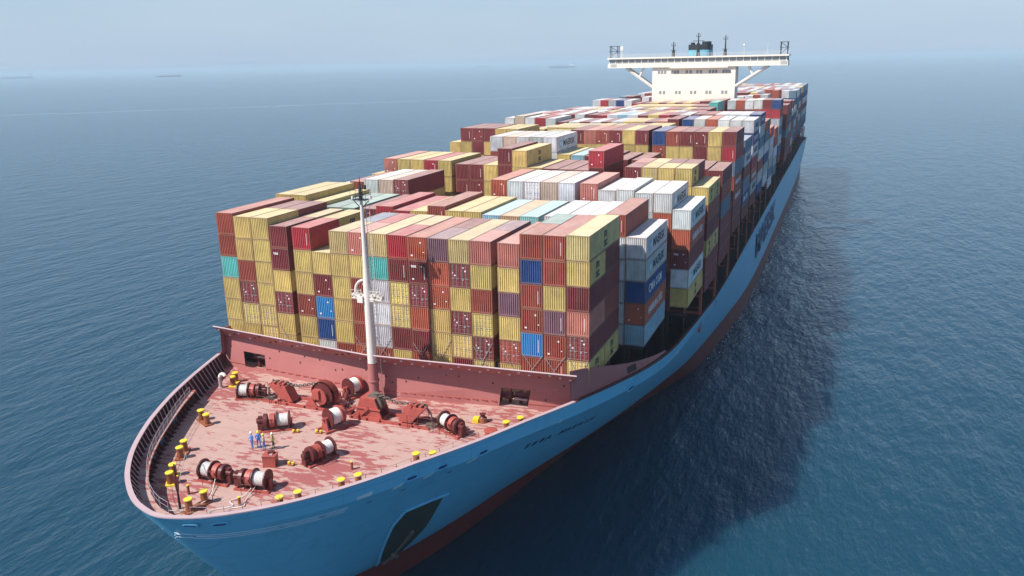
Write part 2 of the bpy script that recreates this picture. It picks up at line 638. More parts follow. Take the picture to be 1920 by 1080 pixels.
def catmull(P):
    P = np.array(P, float)
    out = []
    for i in range(len(P) - 1):
        p0 = P[i - 1] if i > 0 else np.array([P[1][0], -P[1][1]])
        p1, p2, p3 = P[i], P[i + 1], P[min(i + 2, len(P) - 1)]
        for k in range(SUB):
            t = k / SUB
            out.append(.5 * (2 * p1 + (-p0 + p2) * t + (2 * p0 - 5 * p1 + 4 * p2 - p3) * t * t + (-p0 + 3 * p1 - 3 * p2 + p3) * t ** 3))
    out.append(P[-1])
    return np.array(out)


TT, BB = catmull(T_), catmull(B_)


def rim_z(y):
    return float(np.interp(y, [-22, -10, -3, 5, 13.5, 20, 36, 57, 75], [24, 23.5, 23.05, 22.7, 22.1, 21.4, 19.9, 18.0, 17.5]))


def station(k):
    ty, tx = TT[k]
    by, bx = BB[k]
    u = k / SUB
    z0 = rim_z(ty)
    zk = z0 - 1.5
    e = max(0, 1 - u / 8)
    out = [(tx, ty, z0), (tx * .993, ty + 1.1 * e, zk)]
    for t in (.88, .76, .63, .5, .37, .24, .12, 0):
        out.append((bx + (tx * .993 - bx) * t ** .85, by + (ty + 1.1 * e - by) * t ** .60, ZB + (zk - ZB) * t))
    d = float(np.interp(u, range(len(D_)), D_))
    for z in (3, 1.5, 0, -0.7):
        out.append((bx, by + d * (ZB - z) / ZB, z))
    return out


ST = np.array([station(k) for k in range(len(TT))])


def hull_x(y, z):
    """half breadth of the hull at (y, z)"""
    best = 0.0
    for k in range(len(ST)):
        pass
    # interpolate each station polyline at height z, then along y
    ys, xs = [], []
    for k in range(len(ST)):
        s = ST[k]
        zz = s[::-1, 2]
        ys.append(np.interp(z, zz, s[::-1, 1]))
        xs.append(np.interp(z, zz, s[::-1, 0]))
    return float(np.interp(y, ys, xs))


def hull_normal(y, z):
    e = 0.3
    dy = (hull_x(y + e, z) - hull_x(y - e, z)) / (2 * e)
    dz = (hull_x(y, z + e) - hull_x(y, z - e)) / (2 * e)
    return Vector((1, -dy, -dz)).normalized()


def build_hull():
    nk, nr = ST.shape[0], ST.shape[1]
    b = MB()
    for side in (1, -1):
        v = [(p[0] * side, p[1], p[2]) for s in ST for p in s]
        for r in range(nr - 1):
            mi = 1 if r >= 9 else 0
            fs = []
            for k in range(nk - 1):
                q = (k * nr + r, k * nr + r + 1, (k + 1) * nr + r + 1, (k + 1) * nr + r)
                fs.append(q if side == 1 else tuple(reversed(q)))
            base = len(b.v)
            if r == 0:
                b.v += v
                vb = base
            for q in fs:
                b.f.append(tuple(vb + i for i in q))
                b.m.append(mi)
                b.sm.append(True)
    me = b.mesh('hull', [M['hull'], M['boot_top']])
    # crease the knuckle so that the upper strake reads as its own plane
    bm = bmesh.new()
    bm.from_mesh(me)
    bmesh.ops.remove_doubles(bm, verts=bm.verts, dist=1e-4)
    bmesh.ops.recalc_face_normals(bm, faces=bm.faces)
    for e in bm.edges:
        if len(e.link_faces) == 2 and e.calc_face_angle(0) > R(14):
            e.smooth = False
    bm.to_mesh(me)
    bm.free()
    return link('hull', me, ship)


hull = build_hull()


def inset_pt(k, d, z):
    """point on the inner side of the shell: station k at height z, moved d inwards in plan"""
    a = TT[max(k - 1, 0)]
    c = TT[min(k + 1, len(TT) - 1)]
    t = Vector((1, 0, 0)) if k == 0 else Vector((c[1] - a[1], c[0] - a[0], 0)).normalized()
    n = Vector((-t.y, t.x, 0))       # inwards for the +x side
    sk = ST[k][::-1]
    p = Vector((float(np.interp(z, sk[:, 2], sk[:, 0])), float(np.interp(z, sk[:, 2], sk[:, 1])), z)) + n * d
    p.x = max(p.x, 0)
    return p


def plate(b, pts, th, mi=0):
    """thin plate from a polygon of points, thickness th"""
    p = [Vector(q) for q in pts]
    n = (p[1] - p[0]).cross(p[2] - p[0]).normalized() * (th / 2)
    v = [q + n for q in p] + [q - n for q in p]
    k = len(p)
    b.add(v, [tuple(range(k)), tuple(reversed(range(k, 2 * k)))] + [(i, k + i, k + (i + 1) % k, (i + 1) % k) for i in range(k)], mi)


K_BW = 10 * SUB          # station of the breakwater (y = -3)
DECK = 21.3


def strip(b, rows, mi=0, both=True, flip=False):
    """rows: list of point lists (same length), builds quads; mirrored for the other side"""
    for side in ((1, -1) if both else (1,)):
        n = len(rows[0])
        v = [(p[0] * side, p[1], p[2]) for r in rows for p in r]
        f = []
        for j in range(len(rows) - 1):
            for i in range(n - 1):
                q = (j * n + i, j * n + i + 1, (j + 1) * n + i + 1, (j + 1) * n + i)
                f.append(q)
        b.add(v, f, mi)


# rim rail (flat bar along the top of the bulwark)
b = MB()
ks = list(range(0, K_BW + 1))
zt = lambda k: rim_z(TT[k][0])
outer = [Vector((TT[k][1], TT[k][0], zt(k) + 0.10)) for k in ks]
rowsr = [[inset_pt(k, -0.06, zt(k) + 0.003) for k in ks], [inset_pt(k, -0.06, zt(k) + 0.10) for k in ks],
         [inset_pt(k, 0.36, zt(k) + 0.10) for k in ks], [inset_pt(k, 0.36, zt(k) + 0.0) for k in ks], [inset_pt(k, -0.06, zt(k) + 0.003) for k in ks]]
strip(b, rowsr)
b.obj('rail', M['railpink'], ship)
# thin gunwale bar farther aft
b = MB()
ks2 = list(range(K_BW, 20 * SUB + 1))
strip(b, [[inset_pt(k, -0.05, zt(k) + .003) for k in ks2], [inset_pt(k, -0.05, zt(k) + .08) for k in ks2], [inset_pt(k, 0.28, zt(k) + .08) for k in ks2], [inset_pt(k, 0.28, zt(k)) for k in ks2]])
b.obj('gunwale', M['maroon'], ship)

# inner bulwark plating
b = MB()
strip(b, [[inset_pt(k, 0.14, zt(k) - 0.01) for k in ks], [inset_pt(k, 0.16, zt(k) - 1.5) for k in ks], [inset_pt(k, 0.22, DECK - 0.05) for k in ks]])
strip(b, [[inset_pt(k, 0.16, zt(k) - 0.01) for k in ks2], [inset_pt(k, 0.2, zt(k) - 1.5) for k in ks2], [inset_pt(k, 0.25, .5 * (16.5 + zt(k) - 1.5)) for k in ks2], [inset_pt(k, 0.3, 16.5) for k in ks2]])
b.obj('bulwark', M['maroon'], ship)

# wing screens that carry the breakwater aft along the gunwale
kw = [k for k in range(K_BW - 2, 14 * SUB) if -4.5 <= TT[k][0] <= 21.0]
ztop = lambda y: float(np.interp(y, [-4.7, -1.8, 8, 20], [26.5, 26.15, 23.75, 21.45]))
for side in (-1, 1):
    b = MB()
    rws = [[inset_pt(k, 0.52, zt(k)) for k in kw], [inset_pt(k, .52, zt(k)) + Vector((-.15, 0, max(.02, ztop(TT[k][0]) - zt(k)))) for k in kw],
           [inset_pt(k, .60, zt(k)) + Vector((-.15, 0, max(.02, ztop(TT[k][0]) - zt(k)))) for k in kw], [inset_pt(k, 0.60, zt(k)) for k in kw]]
    strip(b, [[Vector((p.x * side, p.y, p.z)) for p in r] for r in rws], both=False)
    scr = b.obj('wing_screen', M['bw'], ship)
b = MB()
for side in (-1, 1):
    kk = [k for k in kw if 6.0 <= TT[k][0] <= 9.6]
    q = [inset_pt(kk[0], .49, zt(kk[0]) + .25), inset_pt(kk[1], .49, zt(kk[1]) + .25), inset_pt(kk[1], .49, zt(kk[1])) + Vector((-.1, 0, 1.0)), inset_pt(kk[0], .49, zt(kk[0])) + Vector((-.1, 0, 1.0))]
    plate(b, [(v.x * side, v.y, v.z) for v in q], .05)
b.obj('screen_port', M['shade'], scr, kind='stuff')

# walkway platform along the bow bulwark with its brackets and stanchions
K_PL = 8 * SUB + 2
kp = list(range(0, K_PL + 1))
PZ = 22.85
b = MB()
strip(b, [[inset_pt(k, 0.20, PZ) for k in kp], [inset_pt(k, 1.30, PZ) for k in kp], [inset_pt(k, 1.30, PZ - 0.12) for k in kp], [inset_pt(k, 0.20, PZ - 0.12) for k in kp]])
b.obj('walkway', M['deck'], ship)


def arc_samples(k_end, step):
    """stations at equal arc length along the rim (fractional k)"""
    out, acc = [], 0.0
    last = TT[0]
    kk = 0.0
    res = []
    ds = 0.05
    t = 0.0
    while t < k_end:
        i = int(t)
        fr = t - i
        p = TT[i] * (1 - fr) + TT[i + 1] * fr
        acc += float(np.hypot(*(p - last)))
        last = p
        if acc >= step:
            acc = 0.0
            res.append(t)
        t += ds
    return res


def inset_f(t, d, z):
    i = int(t)
    fr = t - i
    return inset_pt(i, d, z).lerp(inset_pt(min(i + 1, len(TT) - 1), d, z), fr)


bracket_ts = arc_samples(K_BW - 0.5, 0.95)
for side in (-1, 1):
    for t in bracket_ts:
        b = MB()
        low = PZ if t < K_PL else DECK
        zt_ = zt(int(t))
        pts = [inset_f(t, 0.15, zt_ - 0.01), inset_f(t, 0.42, zt_ - 0.01), inset_f(t, 0.55 if low == PZ else 0.7, low), inset_f(t, 0.18, low)]
        pts = [Vector((p.x * side, p.y, p.z)) for p in pts]
        plate(b, pts, 0.05)
        b.tube(pts[1], pts[2], 0.05, n=4, mi=1)  # pale strip paints the lit free edge of the bracket
        b.obj('bracket', [M['maroon'], M['railpink']], ship)
# lower frames below the walkway, the stanchions and their rails
b = MB()
for side in (-1, 1):
    for t in bracket_ts:
        if t < K_PL:
            pts = [inset_f(t, 0.20, PZ - .12), inset_f(t, 0.42, PZ - .12), inset_f(t, 0.60, DECK), inset_f(t, 0.22, DECK)]
            plate(b, [(p.x * side, p.y, p.z) for p in pts], 0.05)
b.obj('lower_frames', M['maroon'], ship, kind='stuff')
b = MB()
st_ts = arc_samples(K_PL - 0.3, 1.5)
for side in (-1, 1):
    prev = None
    for t in st_ts:
        p = inset_f(t, 1.25, PZ)
        a = Vector((p.x * side, p.y, p.z))
        b.tube(a, a + Vector((0, 0, 1.0)), 0.03, n=5)
        if prev is not None:
            b.tube(prev + Vector((0, 0, 1.0)), a + Vector((0, 0, 1.0)), 0.02, n=4)
            b.tube(prev + Vector((0, 0, .55)), a + Vector((0, 0, .55)), 0.015, n=4)
        prev = a
b.obj('walkway_railing', M['railpink'], ship, kind='stuff')
# closed chocks in the lower bulwark
for t in (5.0, 15.5, 19.0, 23.0, 26.0, 30.0, 37.5):
    for side in (-1, 1):
        p = inset_f(t, 0.18, DECK + 0.62)
        q = inset_f(t, 0.75, DECK + 0.62)
        b = MB()
        d = Vector(((q.x - p.x) * side, q.y - p.y, 0)).normalized()
        mt = Matrix.Translation((p.x * side, p.y, p.z)) @ d.to_track_quat('X', 'Z').to_matrix().to_4x4()
        b.lathe([(0.0, .42), (0.30, .46), (0.36, .40), (0.36, .26), (0.06, .22)], 'x', 14, mat=mt, smooth=True)
        b.obj('chock', M['chockblue'], ship)

# decks
b = MB()
L_ = []
for k in range(0, K_BW + 3):
    p = inset_pt(k, 0.30, DECK)
    L_.append((max(p.x, 0.0), p.y, DECK))
loop = L_ + [(-x, y, z) for x, y, z in reversed(L_) if x > 1e-6]
b.add(loop, [tuple(range(len(loop)))])
b.obj('forecastle_deck', M['deck'], ship)
b = MB()
L_ = [(inset_pt(k, 0.32, 16.6).x, inset_pt(k, 0.32, 16.6).y, 16.6) for k in range(K_BW + 1, 20 * SUB + 1)]
L_[0] = (L_[0][0], L_[0][1], 16.6)
loop = L_ + [(-x, y, z) for x, y, z in reversed(L_)]
b.add(loop, [tuple(range(len(loop)))])
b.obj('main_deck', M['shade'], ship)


# ---- breakwater: lower plate with two openings, flared top
def build_breakwater():
    base = [(-22.2, -2.2), (0.0, -4.4), (21.6, -1.9)]
    kink = [(-22.75, -1.7), (0.0, -4.1), (22.5, -2.3)]
    top = [(-22.95, -3.0), (0.3, -5.95), (23.4, -4.7)]
    zb, zk, zt_ = DECK + 0.002, 25.05, 26.55
    openings = {0: (0.135, 0.285, 0.10, 0.60), 1: (0.655, 0.80, 0.02, 0.60)}
    b = MB()

    def lp(P, i, f):
        return (P[i][0] * (1 - f) + P[i + 1][0] * f, P[i][1] * (1 - f) + P[i + 1][1] * f)

    def pt(i, f, h):
        a, c = lp(base, i, f), lp(kink, i, f)
        return Vector((a[0] * (1 - h) + c[0] * h, a[1] * (1 - h) + c[1] * h, zb + (zk - zb) * h))
    for i in (0, 1):
        f0, f1, h0, h1 = openings[i]
        us = [0, f0, f1, 1]
        vs = [0, h0, h1, 1]
        for a in range(3):
            for c in range(3):
                if a == 1 and c == 1:
                    continue
                q = [pt(i, us[a], vs[c]), pt(i, us[a + 1], vs[c]), pt(i, us[a + 1], vs[c + 1]), pt(i, us[a], vs[c + 1])]
                th = Vector((0, 0.08, 0))
                b.add(q + [p + th for p in q], [(0, 1, 2, 3), (7, 6, 5, 4), (0, 4, 5, 1), (1, 5, 6, 2), (2, 6, 7, 3), (3, 7, 4, 0)])
        # flared upper strake
        for a in range(8):
            fa, fb = a / 8, (a + 1) / 8
            q = [Vector((*lp(kink, i, fa), zk)), Vector((*lp(kink, i, fb), zk)), Vector((*lp(top, i, fb), zt_)), Vector((*lp(top, i, fa), zt_))]
            th = Vector((0, 0.07, 0.03))
            b.add(q + [p + th for p in q], [(0, 1, 2, 3), (7, 6, 5, 4), (2, 6, 7, 3)])
    bw = b.obj('breakwater', M['bw'], ship)
    # edge bar
    e = MB()
    for i in (0, 1):
        for a in range(8):
            p, q = lp(top, i, a / 8), lp(top, i, (a + 1) / 8)
            e.tube((*p, zt_ + .05), (*q, zt_ + .05), 0.09, n=6)
    e.obj('top_bar', M['railpink'], bw)
    # drain ports and plugs in the flared strake: light through some painted as pale boxes, others dark
    rr = random.Random(4)
    dk, lt = MB(), MB()
    for i in (0, 1):
        for a in range(21):
            f = (a + 0.5) / 21
            h = (0.72, 0.45, 0.2)[a % 3] if i == 1 else (0.75, 0.5, 0.3)[(a * 2) % 3]
            k, t = lp(kink, i, f), lp(top, i, f)
            c = Vector((k[0] * (1 - h) + t[0] * h, k[1] * (1 - h) + t[1] * h, zk + (zt_ - zk) * h)) + Vector((0, -0.05, -0.02))
            (lt if (rr.random() < (0.30 if i == 0 else 0.75)) else dk).box(c.x - .13, c.x + .13, c.y - .04, c.y + .03, c.z - .06, c.z + .07)
        for a in range(13):
            f = (a + rr.random()) / 13
            h = 0.25 + 0.6 * rr.random()
            fo = openings[i]
            if fo[0] - .02 < f < fo[1] + .02:
                continue
            c = pt(i, f, h)
            dk.box(c.x - .08, c.x + .08, c.y - .05, c.y + .02, c.z - .09, c.z + .09)
    dk.obj('drain_holes', M['shade'], bw, kind='stuff')
    lt.obj('drain_light_spots', M['sticker'], bw, kind='stuff')
    # low weld line and stiffener on the front plate
    wl = MB()
    for i in (0, 1):
        f0, f1, _, _ = openings[i]
        for a, c in ((0.0, f0), (f1, 1.0)):
            n = 14
            for j in range(n):
                p, q = pt(i, a + (c - a) * j / n, .17), pt(i, a + (c - a) * (j + .7) / n, .17)
                wl.box(p.x, q.x, min(p.y, q.y) - .06, max(p.y, q.y) - .0, p.z - .03, p.z + .03)
    wl.obj('weld_line', M['red'], bw, kind='stuff')
    # what shows through the openings: a dark passage with pipes and a winch frame
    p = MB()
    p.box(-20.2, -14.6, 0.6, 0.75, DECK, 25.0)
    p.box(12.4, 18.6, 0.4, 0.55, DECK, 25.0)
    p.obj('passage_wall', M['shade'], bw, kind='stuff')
    p = MB()
    for x in (-18.3, -17.2, -16.4, 13.6, 14.7, 15.9, 16.8):
        p.box(x, x + .28, -1.3, -1.0, DECK, 23.2)
    p.tube((13.4, -1.5, 22.2), (15.2, -1.5, 22.2), .42, n=10)
    p.tube((15.6, -1.5, 22.5), (17.2, -1.2, 22.3), .25, n=8)
    p.box(-18.6, -16.2, -1.6, -1.3, 22.5, 22.75)
    p.obj('passage_gear', M['darkred'], bw, kind='stuff')
    g = MB().box(-17.9, -16.3, -1.75, -1.62, 22.75, 22.9).box(15.5, 17.0, -1.8, -1.6, 21.9, 22.05)
    g.obj('passage_rail', M['railpink'], bw, kind='stuff')
    return bw


build_breakwater()


# ---- foremast
def build_foremast():
    X, Y = 0.70, -5.65
    b = MB()
    prof = [(DECK, .56), (25.6, .53), (25.7, .50), (33.6, .42), (34.6, .40), (35.4, .32), (43.4, .15)]
    b.lathe(prof[:2], 'z', 18, 1, c=(X, Y, 0), smooth=True)
    b.lathe(prof[2:], 'z', 18, 0, c=(X, Y, 0), smooth=True)
    b.lathe([(23.6, .63), (23.75, .63)], 'z', 18, 1, c=(X, Y, 0))
    fm = b.obj('foremast', [M['white'], M['bw']], ship)
    # top basket
    t = MB()
    t.box(X - .85, X + 0.8, Y - .5, Y + .5, 43.37, 43.43)
    for x, y in ((X - .95, Y - .5), (X + .85, Y - .5), (X + .85, Y + .5), (X - .95, Y + .5)):
        t.tube((x, y, 43.4), (x, y, 44.4), .022, n=5)
    for z in (43.9, 44.4):
        for a, c in (((X - .95, Y - .5), (X + .85, Y - .5)), ((X + .85, Y - .5), (X + .85, Y + .5)), ((X + .85, Y + .5), (X - .95, Y + .5)), ((X - .95, Y + .5), (X - .95, Y - .5))):
            t.tube((*a, z), (*c, z), .02, n=4)
    t.tube((X - .9, Y, 43.3), (X, Y, 42.4), .05, n=5)
    t.tube((X + .85, Y, 43.3), (X, Y, 42.4), .05, n=5)
    t.obj('top_platform', M['black'], fm)
    t = MB()
    t.lathe([(43.4, .19), (44.5, .17), (45.3, .05)], 'z', 8, c=(X - .05, Y, 0))
    t.tube((X - .05, Y, 44.5), (X + .55, Y, 44.55), .05, n=5)
    t.lathe([(44.45, .12), (44.9, .12)], 'z', 8, c=(X + .55, Y, 0))
    t.tube((X + .35, Y - .2, 43.45), (X + .35, Y - .2, 44.9), .035, n=5)
    t.obj('mast_light', M['black'], fm)
    t = MB()
    t.tube((X - .05, Y, 45.2), (X - .05, Y, 45.75), .06, n=6)
    t.obj('lamp', M['red'], fm)
    t = MB()
    t.lathe([(43.5, .16), (43.85, .16)], 'z', 10, c=(X + 1.15, Y - .1, 0))
    t.lathe([(43.5, .14), (43.8, .14)], 'z', 10, c=(X - .75, Y - .4, 0))
    t.obj('lantern', M['white'], fm, kind='stuff')
    # cross arm with fog horns and lights
    t = MB()
    t.tube((X - 1.55, Y - .1, 33.3), (X + 1.75, Y - .1, 33.3), .09, n=6)
    pr = None
    for i in range(9):
        a = i / 8 * math.pi * .55
        q = Vector((X - .35 - 1.0 * math.sin(a) * 1.0, Y - .15, 34.9 - 1.0 * (1 - math.cos(a)) - .2 * i / 8))
        if pr is not None:
            t.tube(pr, q, .14, n=7)
        pr = q
    for x, z in ((-1.5, 33.35), (-1.15, 33.4), (-.8, 33.3), (.7, 33.35), (1.1, 33.45), (1.5, 33.35), (1.85, 33.2)):
        t.tube((X + x, Y - .5, z), (X + x, Y + .15, z + .05), .17, .10, n=8)
        t.tube((X + x, Y, z - .5), (X + x, Y, z + .55), .035, n=5)
    t.box(X - 1.0, X - .35, Y - .55, Y - .1, 32.5, 33.2)
    t.box(X + .5, X + .95, Y - .45, Y - .05, 32.7, 33.1)
    for x0, x1 in ((-1.7, -.5), (.5, 1.9)):
        t.box(X + x0, X + x1, Y - .5, Y + .4, 32.92, 32.99)
        for k in range(4):
            x = X + x0 + (x1 - x0) * k / 3
            t.tube((x, Y - .48, 32.95), (x, Y - .48, 33.85), .022, n=4)
        t.tube((X + x0, Y - .48, 33.85), (X + x1, Y - .48, 33.85), .022, n=4)
    t.obj('cross_arm', M['white'], fm)
    # caged ladder behind the mast
    t = MB()
    lx, ly = X + .62, Y + .35
    for dx in (-.22, .22):
        t.tube((lx + dx, ly, DECK + .2), (lx + dx - .15, ly, 43.3), .028, n=5)
    z = DECK + .5
    while z < 43.2:
        s = -.15 * (z - DECK) / 22
        t.tube((lx - .22 + s, ly, z), (lx + .22 + s, ly, z), .018, n=4)
        z += .42
    z = 24.5
    while z < 43:
        s = -.15 * (z - DECK) / 22
        pts = [Vector((lx + s + .36 * math.cos(a) , ly + .1 + .42 * math.sin(a), z)) for a in np.linspace(-.5, math.pi + .5, 8)]
        for p, q in zip(pts, pts[1:]):
            t.tube(p, q, .016, n=4)
        z += 1.3
    t.obj('ladder', M['white'], fm)
    return fm


build_foremast()


# ---- superstructure
def build_bridge():
    yF, yB = 193.0, 200.5
    b = MB()
    b.box(-12.6, 13.4, yF, yB, 17, 54.1)
    br = b.obj('deckhouse', M['cream'], ship)
    # bridge wings
    b = MB()
    b.box(-27.0, 28.6, yF - .6, yB - 2, 54.1, 54.7)
    b.box(-27.0, 28.6, yF - .7, yF - .4, 54.1, 55.55)
    b.box(-27.2, -27.0, yF - .7, yB - 2, 54.1, 55.55)
    b.box(28.6, 28.8, yF - .7, yB - 2, 54.1, 55.5)
    b.box(-27.3, 29.0, yF - 1.0, yB - 1, 56.85, 57.35)
    b.box(-27.0, 28.6, yB - 2.2, yB - 2.0, 54.7, 56.85)
    b.box(-6.8, 11.2, yF - 1.2, yF, 53.75, 54.07)
    b.obj('bridge_wing', M['cream'], ship)
    # wheelhouse glazing, each pane set between posts
    x = -26.8
    n = 26
    wdt = 55.0 / n
    for i in range(n):
        x0 = -26.7 + i * wdt
        p = MB().box(x0 + .12, x0 + wdt - .12, yF - .36, yF - .30, 55.6, 56.8)
        p.obj('window', M['glass'], ship)
    b = MB()
    for i in range(n + 1):
        x0 = -26.7 + i * wdt
        b.box(x0 - .11, x0 + .11, yF - .45, yF - .15, 55.55, 56.85)
    b.obj('window_post', M['cream'], ship, kind='stuff')
    # cabin windows
    def win(x, z, w=.75, h=1.0):
        f = MB()
        f.box(x - w / 2, x + w / 2, yF - .06, yF - .003, z - h / 2, z + h / 2)
        o = f.obj('window', M['grey'], ship)
        MB().box(x - w / 2 + .1, x + w / 2 - .1, yF - .08, yF - .062, z - h / 2 + .1, z + h / 2 - .1).obj('pane', M['glass'], o)
    for x in (-10.5, -9.5, -8.5, -6.3, -5.3, -4.4, -1.6, -.4, 1.7, 2.8, 5.6, 6.6, 7.5, 9.8, 10.7, 11.6):
        win(x, 52.6)
    for x in (-9.9, -8.7, -4.8, -3.7, 0.0, 1.2, 4.8, 5.9, 9.7, 10.8):
        win(x, 46.3)
    # wing braces
    for s, x0, x1, xs, xt in ((-1, -21.4, -12.6, -16.9, -15.5), (1, 23.0, 13.4, 18.6, 17.3)):
        b = MB()
        b.tube((x0, yF + .5, 54.1), (x1, yF + .5, 48.0), .48, n=6, smooth=False)
        zs = 54.1 - (abs(x0 - xs) / abs(x0 - x1)) * 6.1
        b.tube((xs, yF + .5, zs), (xt, yF + .5, 54.1), .40, n=6, smooth=False)
        b.tube((x0, yF + 4, 54.1), (x1, yF + 4, 48.0), .45, n=6, smooth=False)
        b.obj('wing_brace', M['white'], ship)
    # railings on the monkey island
    b = MB()
    for i in range(57):
        x = -27 + i
        b.tube((x, yF - .8, 57.35), (x, yF - .8, 58.35), .04, n=4)
    for z in (57.7, 58.05, 58.35):
        b.tube((-27, yF - .8, z), (29, yF - .8, z), .03, n=4)
    b.obj('railing', M['white'], ship, kind='stuff')
    # scaffolding-like stains replaced by real fittings: vents below the wheelhouse
    b = MB()
    for x in (-26.2, 26.6):
        for k in range(4):
            b.box(x, x + 2.0, yF - .74, yF - .7, 54.45 + k * .25, 54.57 + k * .25)
    b.obj('louver', M['grey'], ship, kind='stuff')

    # masts and wing-end frames
    def lattice(x, z1, y, w=.55):
        m = MB()
        m.lathe([(57.35, w), (59.2, w * .8), (59.3, w * .45), (z1, w * .25)], 'z', 8, c=(x, y, 0))
        m.box(x - .9, x + .9, y - .3, y + .3, 59.2, 59.32)
        m.box(x - .7, x + .7, y - .2, y + .2, z1 - 1.2, z1 - 1.08)
        m.tube((x - .6, y, z1 - 1.1), (x - .6, y, z1 - .4), .06, n=5)
        m.tube((x + .6, y, z1 - 1.1), (x + .6, y, z1 - .3), .06, n=5)
        return m
    lattice(-6.6, 61.8, yF + 3).obj('radar_mast', M['black'], ship)
    lattice(9.6, 63.4, yF + 3).obj('radar_mast', M['black'], ship)
    m = lattice(1.2, 64.4, yF + 3, .6)
    m.box(-.6, 3.0, yF + 2.8, yF + 3.2, 61.9, 62.05)
    m.box(-.2, 2.6, yF + 2.8, yF + 3.2, 60.6, 60.75)
    m.obj('radar_mast', M['black'], ship)
    for x0, x1 in ((-26.6, -24.2), (26.4, 28.4)):
        m = MB()
        for x in (x0, x1):
            m.tube((x, yF, 57.35), (x, yF, 60.9), .12, n=5)
            m.tube((x, yF + 2, 57.35), (x, yF + 2, 60.9), .12, n=5)
        for z in (59.3, 60.9):
            m.box(x0 - .3, x1 + .3, yF - .2, yF + 2.2, z, z + .12)
        m.tube((x0, yF, 57.4), (x1, yF, 59.3), .08, n=5)
        m.tube((x1, yF, 59.4), (x0, yF, 60.9), .08, n=5)
        m.obj('wing_platform', M['black'], ship)
    m = MB()
    m.lathe([(57.35, .07), (60.2, .07)], 'z', 6, c=(15.7, yF, 0))
    m.lathe([(60.2, .35), (60.7, .25)], 'z', 10, c=(15.7, yF, 0))
    m.lathe([(57.35, .06), (60.6, .06)], 'z', 6, c=(22.6, yF, 0))
    m.box(-23.2, -22.3, yF, yF + .6, 59.6, 60.9)
    m.box(-22.85, -22.65, yF + .2, yF + .4, 57.3, 59.6)
    m.obj('antenna', M['white'], ship, kind='stuff')
    # funnel
    f = MB()
    yf = 207.0
    ring = [(math.copysign(abs(math.cos(a)) ** .5, math.cos(a)), math.copysign(abs(math.sin(a)) ** .5, math.sin(a))) for a in np.linspace(0, 2 * math.pi, 25)[:-1]]
    for z0, z1, mi, sx in ((17, 59.3, 0, 3.8), (59.3, 61.0, 1, 3.75)):
        v = [(0.2 + sx * x, yf + 3.5 * y, z0) for x, y in ring] + [(0.2 + sx * x, yf + 3.5 * y, z1) for x, y in ring]
        n = len(ring)
        f.add(v, [(i, (i + 1) % n, n + (i + 1) % n, n + i) for i in range(n)] + [tuple(range(n, 2 * n))], mi)
    f.lathe([(61.0, 1.55), (61.95, 1.5)], 'z', 14, 1, c=(2.1, yf, 0))
    f.lathe([(61.0, .75), (61.7, .7)], 'z', 12, 1, c=(-2.4, yf, 0))
    f.lathe([(61.0, .55), (61.5, .5)], 'z', 12, 1, c=(-.6, yf, 0))
    f.obj('funnel', [M['funnelblue'], M['black']], ship)


build_bridge()


# ---- hull markings and recesses
def on_hull(name, mesh_or_txt, y, z, mat, size=1.0, width=None, off=0.03, letters=False):
    pass


def hull_frame(y, z, off=0.02):
    p = Vector((hull_x(y, z), y, z))
    n = hull_normal(y, z)
    t = Vector((hull_x(y + .4, z) - hull_x(y - .4, z), .8, 0)).normalized()
    u = n.cross(t).normalized()
    t = u.cross(n)
    m = Matrix((t, u, n)).transposed().to_4x4()
    m.translation = p + n * off
    return m


def hull_text(txt, y0, y1, z0, z1, size, mat, name='lettering'):
    n = len(txt)
    vs, fs = [], []
    for i, ch in enumerate(txt):
        if ch == ' ':
            continue
        f = (i + .5) / n
        me = text_mesh(ch, size, mat, 0.01, align='CENTER')
        m = hull_frame(y0 + (y1 - y0) * f, z0 + (z1 - z0) * f, 0.05)
        b = len(vs)
        vs += [tuple(m @ v.co) for v in me.vertices]
        fs += [tuple(b + q for q in p.vertices) for p in me.polygons]
    me = bpy.data.meshes.new(name)
    me.from_pydata(vs, [], fs)
    me.materials.append(mat)
    return link(name, me, ship)


hull_text('EBBA MAERSK', -7.6, 5.0, 19.3, 17.7, 1.25, M['hullletter'], 'name_lettering')
me = text_mesh('MAERSK', 8.6, M['hullletter'], 0.02, 56.0, 0.02)
o = link('side_lettering', me, ship)
o.matrix_world = Matrix(((0, 0, 1, 28.36), (1, 0, 0, 128.5), (0, 1, 0, 8.7), (0, 0, 0, 1)))


def hull_patch(name, pts, mat, off=0.04, parent=ship, th=0.05, n=6):
    """curved plate laid on the hull over a polygon given in (y,z)"""
    cy = sum(p[0] for p in pts) / len(pts)
    cz = sum(p[1] for p in pts) / len(pts)
    b = MB()
    rings = []
    for k in range(n + 1):
        s = k / n
        ring = []
        for (y, z) in pts:
            yy, zz = cy + (y - cy) * s, cz + (z - cz) * s
            ring.append(Vector((hull_x(yy, zz), yy, zz)) + hull_normal(yy, zz) * off)
        rings.append(ring)
    m = len(pts)
    v = [p for r in rings for p in r]
    f = []
    for k in range(n):
        for i in range(m):
            f.append((k * m + i, k * m + (i + 1) % m, (k + 1) * m + (i + 1) % m, (k + 1) * m + i))
    b.add(v, f, 0, True)
    # edge skirt back into the plating
    last = rings[-1]
    inn = []
    for (y, z), p in zip(pts, last):
        inn.append(p - hull_normal(y, z) * (off + th))
    b.add(last + inn, [(i, (i + 1) % m, m + (i + 1) % m, m + i) for i in range(m)])
    return b.obj(name, mat, parent)


def dense(pts, k=5):
    out = []
    for a, c in zip(pts, pts[1:] + pts[:1]):
        for i in range(k):
            t = i / k
            out.append((a[0] * (1 - t) + c[0] * t, a[1] * (1 - t) + c[1] * t))
    return out


